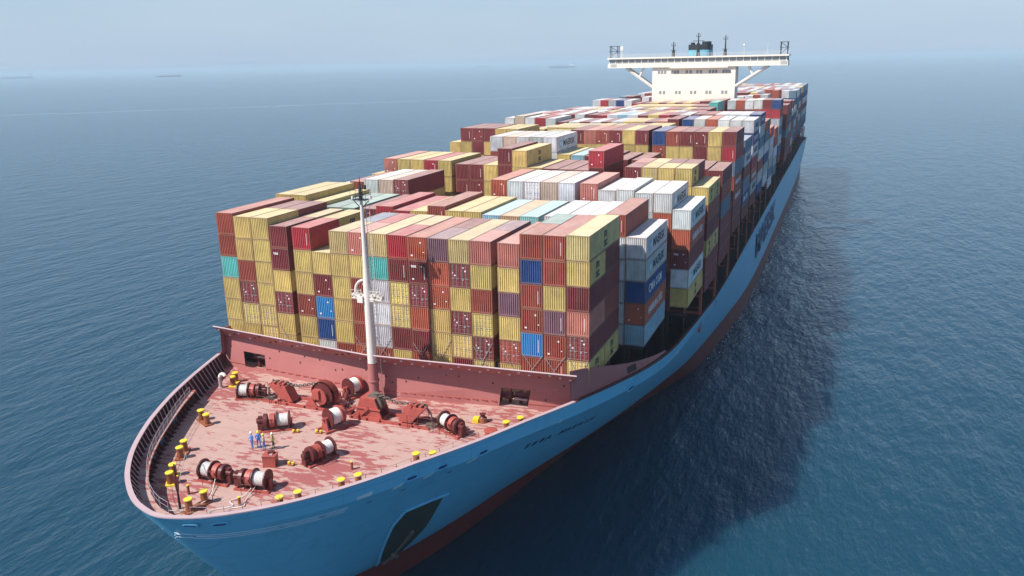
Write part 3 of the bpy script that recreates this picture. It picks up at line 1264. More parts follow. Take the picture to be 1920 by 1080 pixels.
ar = hull_patch('anchor_recess', dense([(-15.3, 17.4), (-19.4, 17.6), (-19.2, 16.0), (-18.2, 13.6), (-16.6, 10.8), (-14.6, 8.2), (-12.4, 6.0), (-10.4, 4.4), (-9.5, 4.6), (-11.5, 8.0), (-12.4, 11.6)], 4), M['anchor_rust'], 0.05)
b = MB()
pp = [(-15.0, 17.5), (-17, 17.75), (-19.6, 17.8), (-19.5, 16.0), (-18.4, 13.6), (-16.8, 10.8), (-14.8, 8.2), (-12.6, 6.0)]
for a, c in zip(pp, pp[1:]):
    P0 = Vector((hull_x(*a), *a)) + hull_normal(*a) * .12
    P1 = Vector((hull_x(*c), *c)) + hull_normal(*c) * .12
    b.tube(P0, P1, .16, n=6)
b.obj('recess_lip', M['hull'], ar)
b = MB()
for (a, c, r) in (((-14.9, 12.6), (-12.6, 7.2), .22), ((-13.2, 7.9), (-11.2, 6.6), .3), ((-12.4, 6.4), (-13.6, 8.6), .26)):
    b.tube(Vector((hull_x(*a), *a)) + hull_normal(*a) * .2, Vector((hull_x(*c), *c)) + hull_normal(*c) * .2, r, n=7)
b.obj('anchor', M['steel'], ar)


def mooring_port(y, z, wd=1.3, h=.5):
    """recessed oval port with a raised frame on the bow plating"""
    m = hull_frame(y, z, 0.0)
    b = MB()
    ring = []
    for i in range(16):
        a = 2 * math.pi * i / 16
        ring.append((wd / 2 * math.copysign(abs(math.cos(a)) ** .6, math.cos(a)), h / 2 * math.copysign(abs(math.sin(a)) ** .6, math.sin(a))))
    v = [(x, y_, 0.0) for x, y_ in ring] + [(x, y_, .14) for x, y_ in ring] + [(x * .8, y_ * .66, .14) for x, y_ in ring] + [(x * .78, y_ * .62, .05) for x, y_ in ring]
    n = 16
    b.add(v, [(k * n + i, k * n + (i + 1) % n, (k + 1) * n + (i + 1) % n, (k + 1) * n + i) for k in range(3) for i in range(n)], 0, False, m)
    o = b.obj('mooring_port', M['hull'], ship)
    d = MB()
    d.add(v[3 * n:], [tuple(range(n))], 0, False, m)
    d.obj('port_opening', M['hullletter'], o)


for y, z in ((-35.0, 23.2), (-34.05, 23.15), (-22.2, 22.85), (-19.4, 22.75), (-15.2, 22.5)):
    mooring_port(y, z)
mooring_port(7.0, 21.2, 1.5, .8)
for (ya, za, yb, zb) in ((-23.6, 22.3, -22.9, 22.45), (-20.9, 22.2, -20.2, 22.3), (-16.6, 21.9, -15.7, 22.05), (-26.5, 22.6, -25.4, 22.75), (18.6, 19.4, 19.4, 19.6), (20.2, 19.4, 21.2, 19.7), (22.0, 19.4, 22.8, 19.5), (23.6, 19.5, 25.0, 19.7), (-5.3, 21.5, -4.9, 21.75)):
    hull_patch('paint_scuff', dense([(ya, za - .12), (yb, za - .06), (yb, zb + .16), ((ya + yb) / 2, zb + .05), (ya, zb)], 2), M['palepaint'], .02)
# rubbing strakes: thin pale lines round the bow
for dz in (0, .24, .48):
    b = MB()
    prev = None
    for i in range(19):
        y = -34.6 + i * (.22 + .012 * i)
        z = 21.85 - dz
        p = Vector((hull_x(y, z), y, z)) + hull_normal(y, z) * .02
        if prev is not None:
            b.tube(prev, p, .035, n=4)
        prev = p
    b.obj('scuff_line', M['palepaint'], ship)

b = MB()
rf_ = random.Random(3)
for i in range(260):
    y = 75 + 265 * rf_.random()
    x = hull_x(y, 0.05) + .15 + abs(rf_.gauss(0, .9))
    l_, w2 = rf_.uniform(.3, 1.4), rf_.uniform(.05, .16)
    a0 = rf_.uniform(-.25, .25)
    pts = []
    for k in range(7):
        a = 2 * math.pi * k / 7
        r_ = rf_.uniform(.6, 1.1)
        px_, py_ = math.cos(a) * w2 * r_, math.sin(a) * l_ * r_ / 2
        pts.append((x + px_ * math.cos(a0) - py_ * math.sin(a0), y + px_ * math.sin(a0) + py_ * math.cos(a0), .02 + i * 1e-5))
    b.add(pts, [tuple(range(7))])
b.obj('waterline_foam', M['foam'], None, label='broken white foam specks lapping along the hull waterline', cat='foam', kind='stuff')

# ------------------------------------------------------------------ containers
CW, GAPX = 2.438, 0.07
STEP = 2.668
CH = STEP - 0.055
PITCH_X = CW + GAPX
PAL = {
    'Y': ((0.63, 0.480, 0.180), 'yellow'), 'y': ((0.58, 0.46, 0.22), 'pale yellow'),
    'R': ((0.34, 0.085, 0.060), 'rust red'), 'M': ((0.215, 0.045, 0.050), 'maroon'), 'C': ((0.42, 0.045, 0.060), 'crimson'),
    'F': ((0.52, 0.20, 0.16), 'faded salmon'), 'O': ((0.47, 0.125, 0.075), 'orange red'), 'P': ((0.25, 0.13, 0.17), 'dull purple'),
    'B': ((0.045, 0.24, 0.52), 'bright blue'), 'N': ((0.030, 0.080, 0.24), 'navy blue'), 'b': ((0.33, 0.55, 0.66), 'pale blue'),
    'T': ((0.12, 0.46, 0.43), 'teal'), 't': ((0.33, 0.62, 0.62), 'pale turquoise'), 'G': ((0.20, 0.36, 0.33), 'grey green'),
    'W': ((0.66, 0.67, 0.68), 'white'), 'g': ((0.50, 0.54, 0.55), 'light grey'), 'X': ((0.60, 0.48, 0.40), 'rust streaked white'),
    'o': ((0.62, 0.42, 0.24), 'pale orange'), 'a': ((0.14, 0.22, 0.30), 'blue grey'),
}
LX = [-13.19 - 0.0 - (k) * 2.53 for k in range(0, 7)]


def col_x0(c):
    """left edge of column c: -6..-1 left block, 1..10 centre block, 11..16 right block"""
    if c < 0:
        return -13.19 + c * 2.53 + .04
    if c <= 10:
        return -12.54 + (c - 1) * PITCH_X + .035
    return 13.19 + (c - 11) * 2.53 + .04


# bays: y of the front, list of columns, each "top z:colours from the top down"; a colour may be followed by
# d (doors to the bow), / (front 20-foot box; next letter the rear one)
BAYS = []


def bay(y, n_side, spec):
    cols = [c for c in range(-n_side, 0)] + list(range(1, 11)) + list(range(11, 11 + n_side))
    toks = spec.split()
    assert len(toks) == len(cols), (y, len(toks), len(cols))
    out = {}
    for c, t in zip(cols, toks):
        z, s = t.split(':')
        lst, i = [], 0
        while i < len(s):
            e = [s[i], False, None]
            i += 1
            if i < len(s) and s[i] == 'd':
                e[1] = True
                i += 1
            if i < len(s) and s[i] == '/':
                e[2] = s[i + 1]
                i += 2
            lst.append(tuple(e))
        out[c] = (float(z), lst)
    BAYS.append((y, out))


bay(0, 4, '40.0:RRTYYYY 39.66:Y/MYRMdYdYM 39.66:Y/MYYYYdYdY 38.8:M/yMYMdYYR '
    '38.8:C/YYYRYYM 36.05:YMBNWR 38.65:y/aYYYYRRR 38.65:F/CYRRROR 38.65:yTWWWRM 38.62:C/yMYdYdMYR 38.55:OMMdOMOR 38.55:P/MOOYYYR 38.55:yMdYMdYdMR 38.55:F/PYRYdMdYdM '
    '38.5:FYPYRdYR 39.6:R/GNRRBRM 39.6:RRYPRRM 39.75:yY/MM/MF/RMdYd/YR')
bay(14.75, 5, '39.9:Y 39.9:YY 39.0:YM 38.5:GY 38.5:GR 38.5:MM 38.95:CM 38.5:CR 38.55:YY 39.3:RY 38.8:YR 38.8:YY 38.5:bY 38.5:oY 38.55:tR 38.7:WW 38.7:WW 38.8:WW 39.3:RWWWWWg 36.72:WgNOb')
bay(29.5, 6, '38.2:W 39.1:Wg 39.7:RM 40.1:WW 40.1:XM 40.2:MdYM 35.6:M 35.6:R 35.6:Y 35.6:M 35.6:M 40.7:OM 40.6:WR 40.6:WdM 40.6:XW 40.6:WM 40.6:FR 39.8:Wg 39.95:WW 39.6:Wg 39.65:WOMR 37.55:WOMWYM')
bay(44.3, 6, '38.8:Y 41.45:FM 41.4:YR 41.4:YM 41.35:CY 41.35:YYYM 40.85:MMR 40.85:MMY 40.85:YYM 43.5:MMR 43.2:YYM 40.6:YY 40.5:MR 40.45:MM 40.4:MY 43.4:CMR 36.0:M 41.1:M/FMRM 41.1:Yd/yRM 41.1:Y/MYR 41.1:Y/MYMR 38.4:Y/YRM/MY/YMM')
bay(59, 6, '38.4:M 38.4:Y 38.4:M 38.4:Y 38.4:R 38.4:M 44.0:WRM 44.0:XYM 44.0:WM 44.0:gRM 44.0:WWM 41.1:YYR 41.0:bM 40.9:MY 40.7:MR 40.4:MM 40.4:MM 39.2:M 39.2:R 39.2:Y 39.2:M 39.0:MRaMMM')
bay(75, 6, '41.3:YM 44.1:MYR 44.1:MMY 44.1:MYM 44.0:YYR 44.0:YM 42.6:M 43.0:yY 43.0:yY 43.2:MR 43.95:MYR 43.95:FYM 43.95:RYR 43.95:MRY 44.0:YYM 44.0:MYR 43.9:NRM 43.85:RYY 43.85:MYR 43.85:MMY 43.85:YYYM 43.9:MCaRRMM')
bay(90, 6, '41.2:Y 41.2:M 42.2:Y 42.2:M 42.4:R 42.8:Y 43.2:yM 43.2:YR 43.2:yM 43.2:YR 43.3:YM 43.2:yY 43.3:MY 43.3:MR 43.4:YM 43.4:YMR 41.0:R 41.0:M 41.0:Y 41.0:R 41.0:M 41.0:aWMaNM')
bay(105, 6, '44.1:WM 44.5:XR 44.2:WY 44.1:CM 44.0:WR 43.2:MY 43.3:W 43.3:M 43.3:W 43.3:M 43.4:W 43.4:Y 43.4:Y 43.4:M 43.5:F 44.0:MMR 43.95:NRM 44.0:WMR 44.0:OWM 43.95:WRM 43.8:WNM 43.8:WNWCOgM')
bay(119.7, 6, '44.1:W 44.1:F 44.0:C 44.0:W 44.0:M 44.0:W 43.9:M 43.8:C 43.9:W 43.9:b 43.9:W 43.8:M 43.9:Y 43.9:C 44.0:M 44.0:W 44.1:MR 44.1:RM 44.1:WR 44.1:WM 44.1:WN 44.1:NgaWRgN')
bay(134.5, 6, '43.6:W 43.6:M 43.6:W 43.6:C 43.6:W 43.6:W 43.6:Y 43.5:M 43.5:W 43.5:Y 43.5:M 43.5:M 43.5:Y 43.5:W 43.5:M 43.5:C 42:M 42:Y 42:R 42:W 41.5:M 41.5:RaWNgW')
bay(149.5, 6, '43.6:M 43.6:W 43.6:W 43.6:Y 43.6:W 43.6:C 43.6:W 43.5:W 43.5:M 43.5:Y 43.5:W 43.5:C 43.5:M 43.5:Y 43.5:M 43.5:M 39.5:M 39.5:R 39.5:Y 39:M 38.7:MR 38.7:OWWgaW')
bay(164, 6, '42:M 42:W 42:R 42:C 42.6:M 43.0:Y 43.56:YM 43.56:YR 43.56:YM 43.56:YR 43.56:YM 43.6:YR 43.6:YM 43.6:MY 43.6:MY 44.6:TMR 39:M 39:R 39:M 38.8:Y 38.6:R 37.4:OCWgaM')
bay(179, 6, '44.6:WM 44.6:CR 44.6:gM 44.55:NR 44.5:WM 43.6:C 43.6:M 43.8:Y 43.8:M 43.8:Y 43.8:M 43.8:Y 43.8:R 44.2:M 44.2:M 44.5:MM 44.4:gMR 44.4:OMY 44.4:WMR 44.5:WRM 44.55:MCR 44.5:NCgaWNM')


def rnd_bay(y, tops, seed, right=None):
    rr = random.Random(seed)
    toks = []
    for i in range(22):
        z = tops if not isinstance(tops, (list, tuple)) else tops[i]
        toks.append('%.2f:%s' % (z, ''.join(rr.choice('MMRWYFWCMgaNPW') for _ in range(3))))
    if right:
        for i, t in right.items():
            toks[i] = t
    bay(y, 6, ' '.join(toks))


rnd_bay(212, 41.0, 1, {0: '44.3:aM', 1: '44.3:M', 21: '41.3:MRMaMMM', 16: '42.6:aM'})
rnd_bay(226, 43.4, 2, {16: '43.66:Wa', 17: '44:RM', 18: '44:gM', 19: '42:M', 20: '42:W', 21: '41.9:MMagRMM'})
rnd_bay(241, 44.2, 3, {18: '45.2:RM', 19: '45.0:OM', 20: '41.3:W', 21: '41.2:MWNMagM'})
for i, y in enumerate((255.5, 270, 284.5, 299, 314, 329, 344)):
    rnd_bay(y, 44.2, 10 + i, {20: '44.2:WNM' if i != 1 else '44.2:NRM', 21: {1: '44.1:WaMgMRM', 3: '44.3:YMCMaMM'}.get(i, '44.2:aNWMgaN')})

# ---- full list of boxes
FLOOR = 23.5
boxes = []      # (bay index, col, tier from top, x0, y0, z0, length, colour, doors, half)
for bi, (by, cols) in enumerate(BAYS):
    for c, (zt_, lst) in cols.items():
        rr = random.Random(bi * 100 + c)
        nt_ = int(round((zt_ - FLOOR) / STEP))
        outer = c == max(cols) and bi > 0
        if outer:
            nt_ = min(nt_, len(lst))
        nt_ = max(nt_, 1)
        for t in range(nt_):
            e = lst[t] if t < len(lst) else (rr.choice('MMRYRMWYaF'), False, None)
            z0 = zt_ - (t + 1) * STEP + .03
            if z0 < 22.0 and t > 0:
                break
            x0 = col_x0(c)
            dy = 0.0
            if e[2]:
                boxes.append((bi, c, t, x0, by + dy, z0, 6.058, e[0], e[1], 1))
                boxes.append((bi, c, t, x0, by + 6.134 + dy, z0, 6.058, e[2], False, 2))
            else:
                boxes.append((bi, c, t, x0, by + dy, z0, 12.192, e[0], e[1], 0))


# ---- which ones show largest from the photograph's viewpoint (decides only which are separate objects)
def visibility():
    W_, H_ = 960, 540
    f = FPX / 2
    depth = np.full((H_, W_), 1e9, np.float32)
    ids = np.full((H_, W_), -1, np.int32)

    def raster(P, idx):
        d = P - CAM
        z = d @ cf_
        if z.min() < 1:
            return
        px = W_ / 2 + f * (d @ cr_) / z
        py = H_ / 2 - f * (d @ cu_) / z
        x0, x1 = max(int(px.min()), 0), min(int(px.max()) + 1, W_ - 1)
        y0, y1 = max(int(py.min()), 0), min(int(py.max()) + 1, H_ - 1)
        if x1 < x0 or y1 < y0:
            return
        gx, gy = np.meshgrid(np.arange(x0, x1 + 1) + .5, np.arange(y0, y1 + 1) + .5)
        ins = np.ones(gx.shape, bool)
        n = len(P)
        ar = 0
        for i in range(n):
            j = (i + 1) % n
            ar += px[i] * py[j] - px[j] * py[i]
        sg = 1 if ar > 0 else -1
        for i in range(n):
            j = (i + 1) % n
            ins &= sg * ((px[j] - px[i]) * (gy - py[i]) - (py[j] - py[i]) * (gx - px[i])) >= 0
        if not ins.any():
            return
        nr = np.cross(P[1] - P[0], P[2] - P[0])
        k = nr @ (P[0] - CAM)
        dx, dy = (gx - W_ / 2) / f, -(gy - H_ / 2) / f
        den = nr @ cf_ + dx * (nr @ cr_) + dy * (nr @ cu_)
        zz = k / np.where(np.abs(den) < 1e-9, 1e-9, den)
        sub = depth[y0:y1 + 1, x0:x1 + 1]
        ok = ins & (zz < sub) & (zz > 0)
        sub[ok] = zz[ok]
        ids[y0:y1 + 1, x0:x1 + 1][ok] = idx
    A = np.array
    for i, (bi, c, t, x, y, z, ln, *_r) in enumerate(boxes):
        x1, y1, z1 = x + CW, y + ln, z + CH
        raster(A([(x, y, z), (x1, y, z), (x1, y, z1), (x, y, z1)]), i)
        raster(A([(x, y, z1), (x1, y, z1), (x1, y1, z1), (x, y1, z1)]), i)
        raster(A([(x1, y, z), (x1, y1, z), (x1, y1, z1), (x1, y, z1)]), i)
    raster(A([(-22, -4, 20), (22.5, -4, 20), (23, -4.5, 26.5), (-23, -4.5, 26.5)]), -2)
    for k in range(8 * SUB, 19 * SUB):
        a, c = ST[k], ST[k + 1]
        raster(A([a[0], c[0], c[9], a[9]]), -2)
    raster(A([(-12.6, 193, 17), (13.4, 193, 17), (13.4, 193, 54), (-12.6, 193, 54)]), -2)
    cnt = np.bincount(ids[ids >= 0], minlength=len(boxes))
    return cnt


VIS = visibility()
order = np.argsort(-VIS)
CHOSEN = set(int(i) for i in order[:300] if VIS[i] > 0)


# ---- container part meshes (shared)
def rib_profile(n, width, depth, x0):
    """trapezoid corrugation: list of (x, d)"""
    p = width / n
    pts = [(x0, 0)]
    for i in range(n):
        a = x0 + i * p
        pts += [(a + p * .44, 0), (a + p * .56, depth), (a + p * .80, depth), (a + p * .92, 0)]
    pts.append((x0 + width, 0))
    return pts


def cont_meshes(ln):
    h, wd = CH, CW
    ps = .13
    fr = MB()
    for x in (0, wd - ps):
        for y in (0, ln - ps):
            fr.box(x, x + ps, y, y + ps, 0, h)
    for z0, z1 in ((0, .15), (h - .10, h)):
        fr.box(ps, wd - ps, 0.0, .08, z0, z1)
        fr.box(ps, wd - ps, ln - .08, ln, z0, z1)
        fr.box(0.0, .08, ps, ln - ps, z0, z1)
        fr.box(wd - .08, wd, ps, ln - ps, z0, z1)
    fr.add([(ps, ln - .03, .1), (wd - ps, ln - .03, .1), (wd - ps, ln - .03, h - .05), (ps, ln - .03, h - .05)], [(3, 2, 1, 0)])
    fr.add([(.04, ps, .1), (.04, ln - ps, .1), (.04, ln - ps, h - .05), (.04, ps, h - .05)], [(0, 1, 2, 3)])
    fr.add([(.05, .05, .12), (wd - .05, .05, .12), (wd - .05, ln - .05, .12), (.05, ln - .05, .12)], [(0, 1, 2, 3)])
    frame = fr.mesh('container_frame', M['cont'])
    e = MB()
    pr = rib_profile(9, wd - 2 * ps, .10, ps)
    v = [(x, .012 + d, .15) for x, d in pr] + [(x, .012 + d, h - .10) for x, d in pr]
    n = len(pr)
    e.add(v, [(i, i + 1, n + i + 1, n + i) for i in range(n - 1)])
    end = e.mesh('end_panel', M['cont'])
    s = MB()
    pr = rib_profile(int(round(ln / .278)), ln - 2 * ps, .045, ps)
    v = [(wd - .006 - d, y, .15) for y, d in pr] + [(wd - .006 - d, y, h - .10) for y, d in pr]
    n = len(pr)
    s.add(v, [(i, i + 1, n + i + 1, n + i) for i in range(n - 1)])
    side = s.mesh('side_panel', M['cont'])
    r = MB()
    pr = rib_profile(int(round(ln / .42)), ln - .16, .022, .08)
    v = [(.08, y, h - .012 - d) for y, d in pr] + [(wd - .08, y, h - .012 - d) for y, d in pr]
    n = len(pr)
    r.add(v, [(i, n + i, n + i + 1, i + 1) for i in range(n - 1)])
    roof = r.mesh('roof_panel', M['cont'])
    return frame, end, side, roof


CM = {L: cont_meshes(L) for L in (12.192, 6.058)}


def door_mesh(side, var):
    """one door leaf with raised panels; some carry placards"""
    h = CH
    x0, x1 = (.135, CW / 2 - .012) if side == 0 else (CW / 2 + .012, CW - .135)
    d = MB()
    d.box(x0, x1, .06, .10, .15, h - .10)
    nz = 5
    zz = np.linspace(.19, h - .14, nz + 1)
    xm = (x0 + x1) / 2
    for i in range(nz):
        for a, c in ((x0 + .05, xm - .05), (xm + .05, x1 - .05)):
            d.box(a, c, .022, .06, zz[i] + .05, zz[i + 1] - .05)
    rr = random.Random(11 + side + 7 * var)
    for k in range((0, 2, 4)[var] + (side and var > 0)):
        a = x0 + .08 + rr.random() * (x1 - x0 - .36)
        z = .35 + rr.random() * (h - .8)
        d.box(a, a + .12 + .12 * rr.random(), .012, .021, z, z + .10 + .12 * rr.random(), 1)
    return d.mesh('door', [M['cont'], M['sticker']])


DM = [[door_mesh(s_, v_) for s_ in (0, 1)] for v_ in (0, 1, 2)]


def lock_mesh(side):
    x0, x1 = (.135, CW / 2 - .012) if side == 0 else (CW / 2 + .012, CW - .135)
    b = MB()
    for f in (.30, .72):
        x = x0 + (x1 - x0) * f
        b.tube((x, -.012, .08), (x, -.012, CH - .05), .022, n=6)
        b.box(x - .05, x + .05, -.03, .02, .95, 1.05)
        b.box(x - .02, x + .26, -.03, -.012, 1.0, 1.04)
    return b.mesh('lock_bar', M['grey'])


LM = [lock_mesh(0), lock_mesh(1)]


def star_logo():
    b = MB()
    b.box(0, 1.25, 0, 1.25, 0, .012)
    n = 7
    pts = []
    for i in range(2 * n):
        a = math.pi / 2 + math.pi * i / n
        r = .52 if i % 2 == 0 else .24
        pts.append((.625 + r * math.cos(a), .625 + r * math.sin(a), .02))
    b.add(pts + [(.625, .625, .02)], [(i, (i + 1) % (2 * n), 2 * n) for i in range(2 * n)], 1)
    return b.mesh('logo', [M['starblue'], M['letterw']])


SM = star_logo()
SIDE_M = lambda x, y, z: Matrix(((0, 0, 1, x), (1, 0, 0, y), (0, 1, 0, z), (0, 0, 0, 1)))

ORD = ['', 'first', 'second', 'third', 'fourth', 'fifth', 'sixth', 'seventh', 'eighth', 'ninth', 'tenth', 'eleventh', 'twelfth',
       'thirteenth', 'fourteenth', 'fifteenth', 'sixteenth', 'seventeenth', 'eighteenth', 'nineteenth', 'twentieth', 'twenty-first', 'twenty-second']


def col_order(bi, c):
    return sorted(BAYS[bi][1]).index(c) + 1


CIDX = {(bx[0], bx[1], bx[2], bx[9]): i for i, bx in enumerate(boxes)}


def cname(ch):
    return PAL[ch][1]


def lettering_of(i):
    bi, c, t, x, y, z, ln, ch, dr, half = boxes[i]
    # lettering can only be seen where the right-hand side stands free
    nc = {-1: 1, 10: 11}.get(c, c + 1)
    nb = BAYS[bi][1].get(nc)
    free = nb is None or nb[0] < z + CH * .55
    if not free:
        return None
    if ch in 'Wg':
        return 'MAERSK'
    if ch in 'Yy':
        return 'MSC'
    if ch in 'O' or (ch in 'R' and t > 1):
        return 'HAMBURG'
    if ch == 'N':
        return 'CMA CGM'
    return None


def neighbours(i):
    bi, c, t, x, y, z, ln, ch, dr, half = boxes[i]
    up = CIDX.get((bi, c, t - 1, 0), CIDX.get((bi, c, t - 1, 1)))
    dn = CIDX.get((bi, c, t + 1, 0), CIDX.get((bi, c, t + 1, 1)))
    return up, dn


ROWN = ['front row at the breakwater'] + ['%s container row from the bow' % ORD[i] for i in range(2, 14)]


def row_name(bi):
    if bi < 13:
        return ['front row'][0] if bi == 0 else '%s row' % ORD[bi + 1]
    return '%s row behind the bridge' % ORD[bi - 12]


def label_options(i):
    bi, c, t, x, y, z, ln, ch, dr, half = boxes[i]
    col = cname(ch)
    up, dn = neighbours(i)
    what = 'container'
    feat = ''
    if dr:
        feat = ' with double doors'
    let = lettering_of(i)
    if let and half != 2:
        feat = {'MAERSK': ' with large dark lettering', 'MSC': ' with dark logo on its side', 'HAMBURG': ' with white side lettering', 'CMA CGM': ' with white side lettering'}[let]
    short = 'short ' if half else ''
    opts = []
    if t == 0:
        opts.append('%s%s container%s on top of %s stack in the %s' % (short, col, feat, 'a ' + cname(boxes[dn][7]) if dn is not None else 'its', row_name(bi)))
    if up is not None and dn is not None:
        opts.append('%s%s container%s, %s one above, %s one below, %s' % (short, col, feat, cname(boxes[up][7]), cname(boxes[dn][7]), row_name(bi)))
    pos = 'top' if t == 0 else '%s from top' % ORD[t + 1]
    rear = {0: '', 1: '', 2: 'rear '}[half]
    opts.append('%s%s%s container%s, %s of %s stack from left, %s' % (rear, short, col, feat if len(feat.split()) < 4 else '', pos, ORD[col_order(bi, c)], row_name(bi)))
    return opts


all_opts = {i: label_options(i) for i in range(len(boxes)) if VIS[i] > 0 or i in CHOSEN}
from collections import Counter
cntr = Counter(s for L in all_opts.values() for s in L)


def pick_label(i):
    for s in all_opts[i]:
        if cntr[s] == 1 and 4 <= len(s.split()) <= 16:
            return s
    return all_opts[i][-1]


def put_text(parent, txt, kind, ln):
    def child(name, me, x, y, z):
        o = link(name, me, parent)
        o.matrix_local = SIDE_M(x, y, z)
        return o
    X = CW + .012
    if kind == 'MAERSK':
        child('lettering', text_mesh('MAERSK', 1.5, M['letter'], .01, ln * .54, .012), X, ln * .31, .8)
        child('logo', SM, X, ln * .30 - 1.9, .68)
    elif kind == 'MSC':
        child('lettering', text_mesh('m\nsc', 1.35, M['letter'], .01, 1.25, .03), X, ln * .5 - .6, 1.45)
    elif kind == 'HAMBURG':
        child('lettering', text_mesh('HAMBURG S\u00dcD', 1.3, M['letterw'], .01, ln * .66, .01), X, ln * .16, .8)
    elif kind == 'CMA CGM':
        child('lettering', text_mesh('CMA CGM', 1.5, M['letterw'], .01, ln * .60, .01), X, ln * .16, .8)


TEX = {(0, -1, 1), (0, 7, 1), (0, 11 - 0, 99), (0, 9, 1), (0, 12, 99), (2, 16, 2), (5, 5, 0)}


def mark_mesh(v):
    b = MB()
    if v in (0, 2):
        b.box(1.93, 1.975, -.004, .006, .55, 1.95)
    if v in (1, 2):
        b.box(.42, .66, -.004, .006, .45, .62)
        b.box(1.55, 1.72, -.004, .006, 1.9, 2.08)
    if v == 1:
        b.box(1.9, 2.05, -.004, .006, .9, 1.0)
    return b.mesh('marking', M['sticker'])


MARK = [mark_mesh(v) for v in (0, 1, 2)]


def build_container(i):
    bi, c, t, x, y, z, ln, ch, dr, half = boxes[i]
    fr, en, sd, rf = CM[ln]
    rr = random.Random(i)
    col = PAL[ch][0]
    k = 1 + rr.uniform(-.14, .10)
    hue = [rr.uniform(-.03, .03) for _ in range(3)]
    colour = tuple(max(.005, min(.95, col[j] * k * (1 + hue[j]))) for j in range(3)) + (1,)
    root = link('shipping_container', fr, None, (x + rr.uniform(-.02, .02), y + rr.uniform(-.03, .03), z), None, pick_label(i), 'container', 'containers stacked on the ship')
    root.color = tuple(colour[j] * .50 + (.085, .035, .022)[j] for j in range(3)) + (1,)
    parts = [('roof_panel', rf), ('side_panel', sd)]
    if dr:
        for k_ in (0, 1):
            d = link('door', DM[0 if ch in 'YyWg' else 1 + (i % 2)][k_], root)
            d.color = colour
            l_ = link('lock_bar', LM[k_], d)
    else:
        parts.append(('end_panel', en))
    for nme, me in parts:
        p = link(nme, me, root)
        p.color = colour
    if not dr and ch in 'RMCNBPFO' and bi < 6 and rr.random() < .65:
        k0 = rr.random()
        m_ = MARK[0 if k0 < .5 else 1 if k0 < .8 else 2]
        link('marking', m_, root, kind='stuff')
    let = lettering_of(i)
    if let and (half == 0 or let == 'MSC') and bi < 9:
        put_text(root, let, let, ln)
    if (bi, c, t) in TEX and not dr:
        o = link('end_lettering', text_mesh('tex', .5, M['letterw'], .008, None, .02), root)
        o.matrix_local = Matrix(((1, 0, 0, .35), (0, 0, -1, -.004), (0, 1, 0, CH - .75), (0, 0, 0, 1)))
    return root


for i in sorted(CHOSEN):
    build_container(i)


def build_rest():
    """all other containers of the load as one body"""
    V, F, C = [], [], []
    nv = 0
    for i, (bi, c, t, x, y, z, ln, ch, dr, half) in enumerate(boxes):
        if i in CHOSEN:
            continue
        rr = random.Random(i)
        k = 1 + rr.uniform(-.14, .10)
        col = [min(.95, v * k) for v in PAL[ch][0]] + [1]
        x1, y1, z1 = x + CW, y + ln, z + CH
        q = [(x, y, z), (x1, y, z), (x1, y1, z), (x, y1, z), (x, y, z1), (x1, y, z1), (x1, y1, z1), (x, y1, z1)]
        fs = [(4, 5, 6, 7), (2, 3, 7, 6), (3, 0, 4, 7)]
        if VIS[i] > 0:
            pr = rib_profile(9, CW - .2, .10, x + .1)
            b0 = len(q)
            n = len(pr)
            q += [(px, y + .01 + d, z + .1) for px, d in pr] + [(px, y + .01 + d, z1 - .08) for px, d in pr]
            fs += [(b0 + j, b0 + j + 1, b0 + n + j + 1, b0 + n + j) for j in range(n - 1)]
            fr = [(x, y, z), (x1, y, z), (x1, y, z1), (x, y, z1), (x + .1, y, z + .1), (x1 - .1, y, z + .1), (x1 - .1, y, z1 - .08), (x + .1, y, z1 - .08)]
            b0 = len(q)
            q += fr
            fs += [(b0, b0 + 1, b0 + 5, b0 + 4), (b0 + 1, b0 + 2, b0 + 6, b0 + 5), (b0 + 2, b0 + 3, b0 + 7, b0 + 6), (b0 + 3, b0, b0 + 4, b0 + 7)]
            pr = rib_profile(int(ln / .28), ln - .2, .045, y + .1)
            b0 = len(q)
            n = len(pr)
            q += [(x1 - .006 - d, py, z + .1) for py, d in pr] + [(x1 - .006 - d, py, z1 - .08) for py, d in pr]
            fs += [(b0 + j, b0 + j + 1, b0 + n + j + 1, b0 + n + j) for j in range(n - 1)]
            b0 = len(q)
            q += [(x1, y, z), (x1, y1, z), (x1, y1, z1), (x1, y, z1), (x1, y + .1, z + .1), (x1, y1 - .1, z + .1), (x1, y1 - .1, z1 - .08), (x1, y + .1, z1 - .08)]
            fs += [(b0, b0 + 1, b0 + 5, b0 + 4), (b0 + 1, b0 + 2, b0 + 6, b0 + 5), (b0 + 2, b0 + 3, b0 + 7, b0 + 6), (b0 + 3, b0, b0 + 4, b0 + 7)]
        else:
            fs += [(0, 1, 5, 4), (1, 2, 6, 5)]
        V += q
        F += [tuple(nv + j for j in f) for f in fs]
        C += [col] * len(q)
        nv += len(q)
    me = bpy.data.meshes.new('container_load')
    me.from_pydata(V, [], F)
    me.materials.append(M['stuff'])
    at = me.color_attributes.new('paint', 'FLOAT_COLOR', 'POINT')
    at.data.foreach_set('color', np.array(C, np.float32).ravel())
    link('container_load', me, None, label='rest of the stacked containers, seen small or hidden behind the nearer ones', cat='containers', kind='stuff')


build_rest()


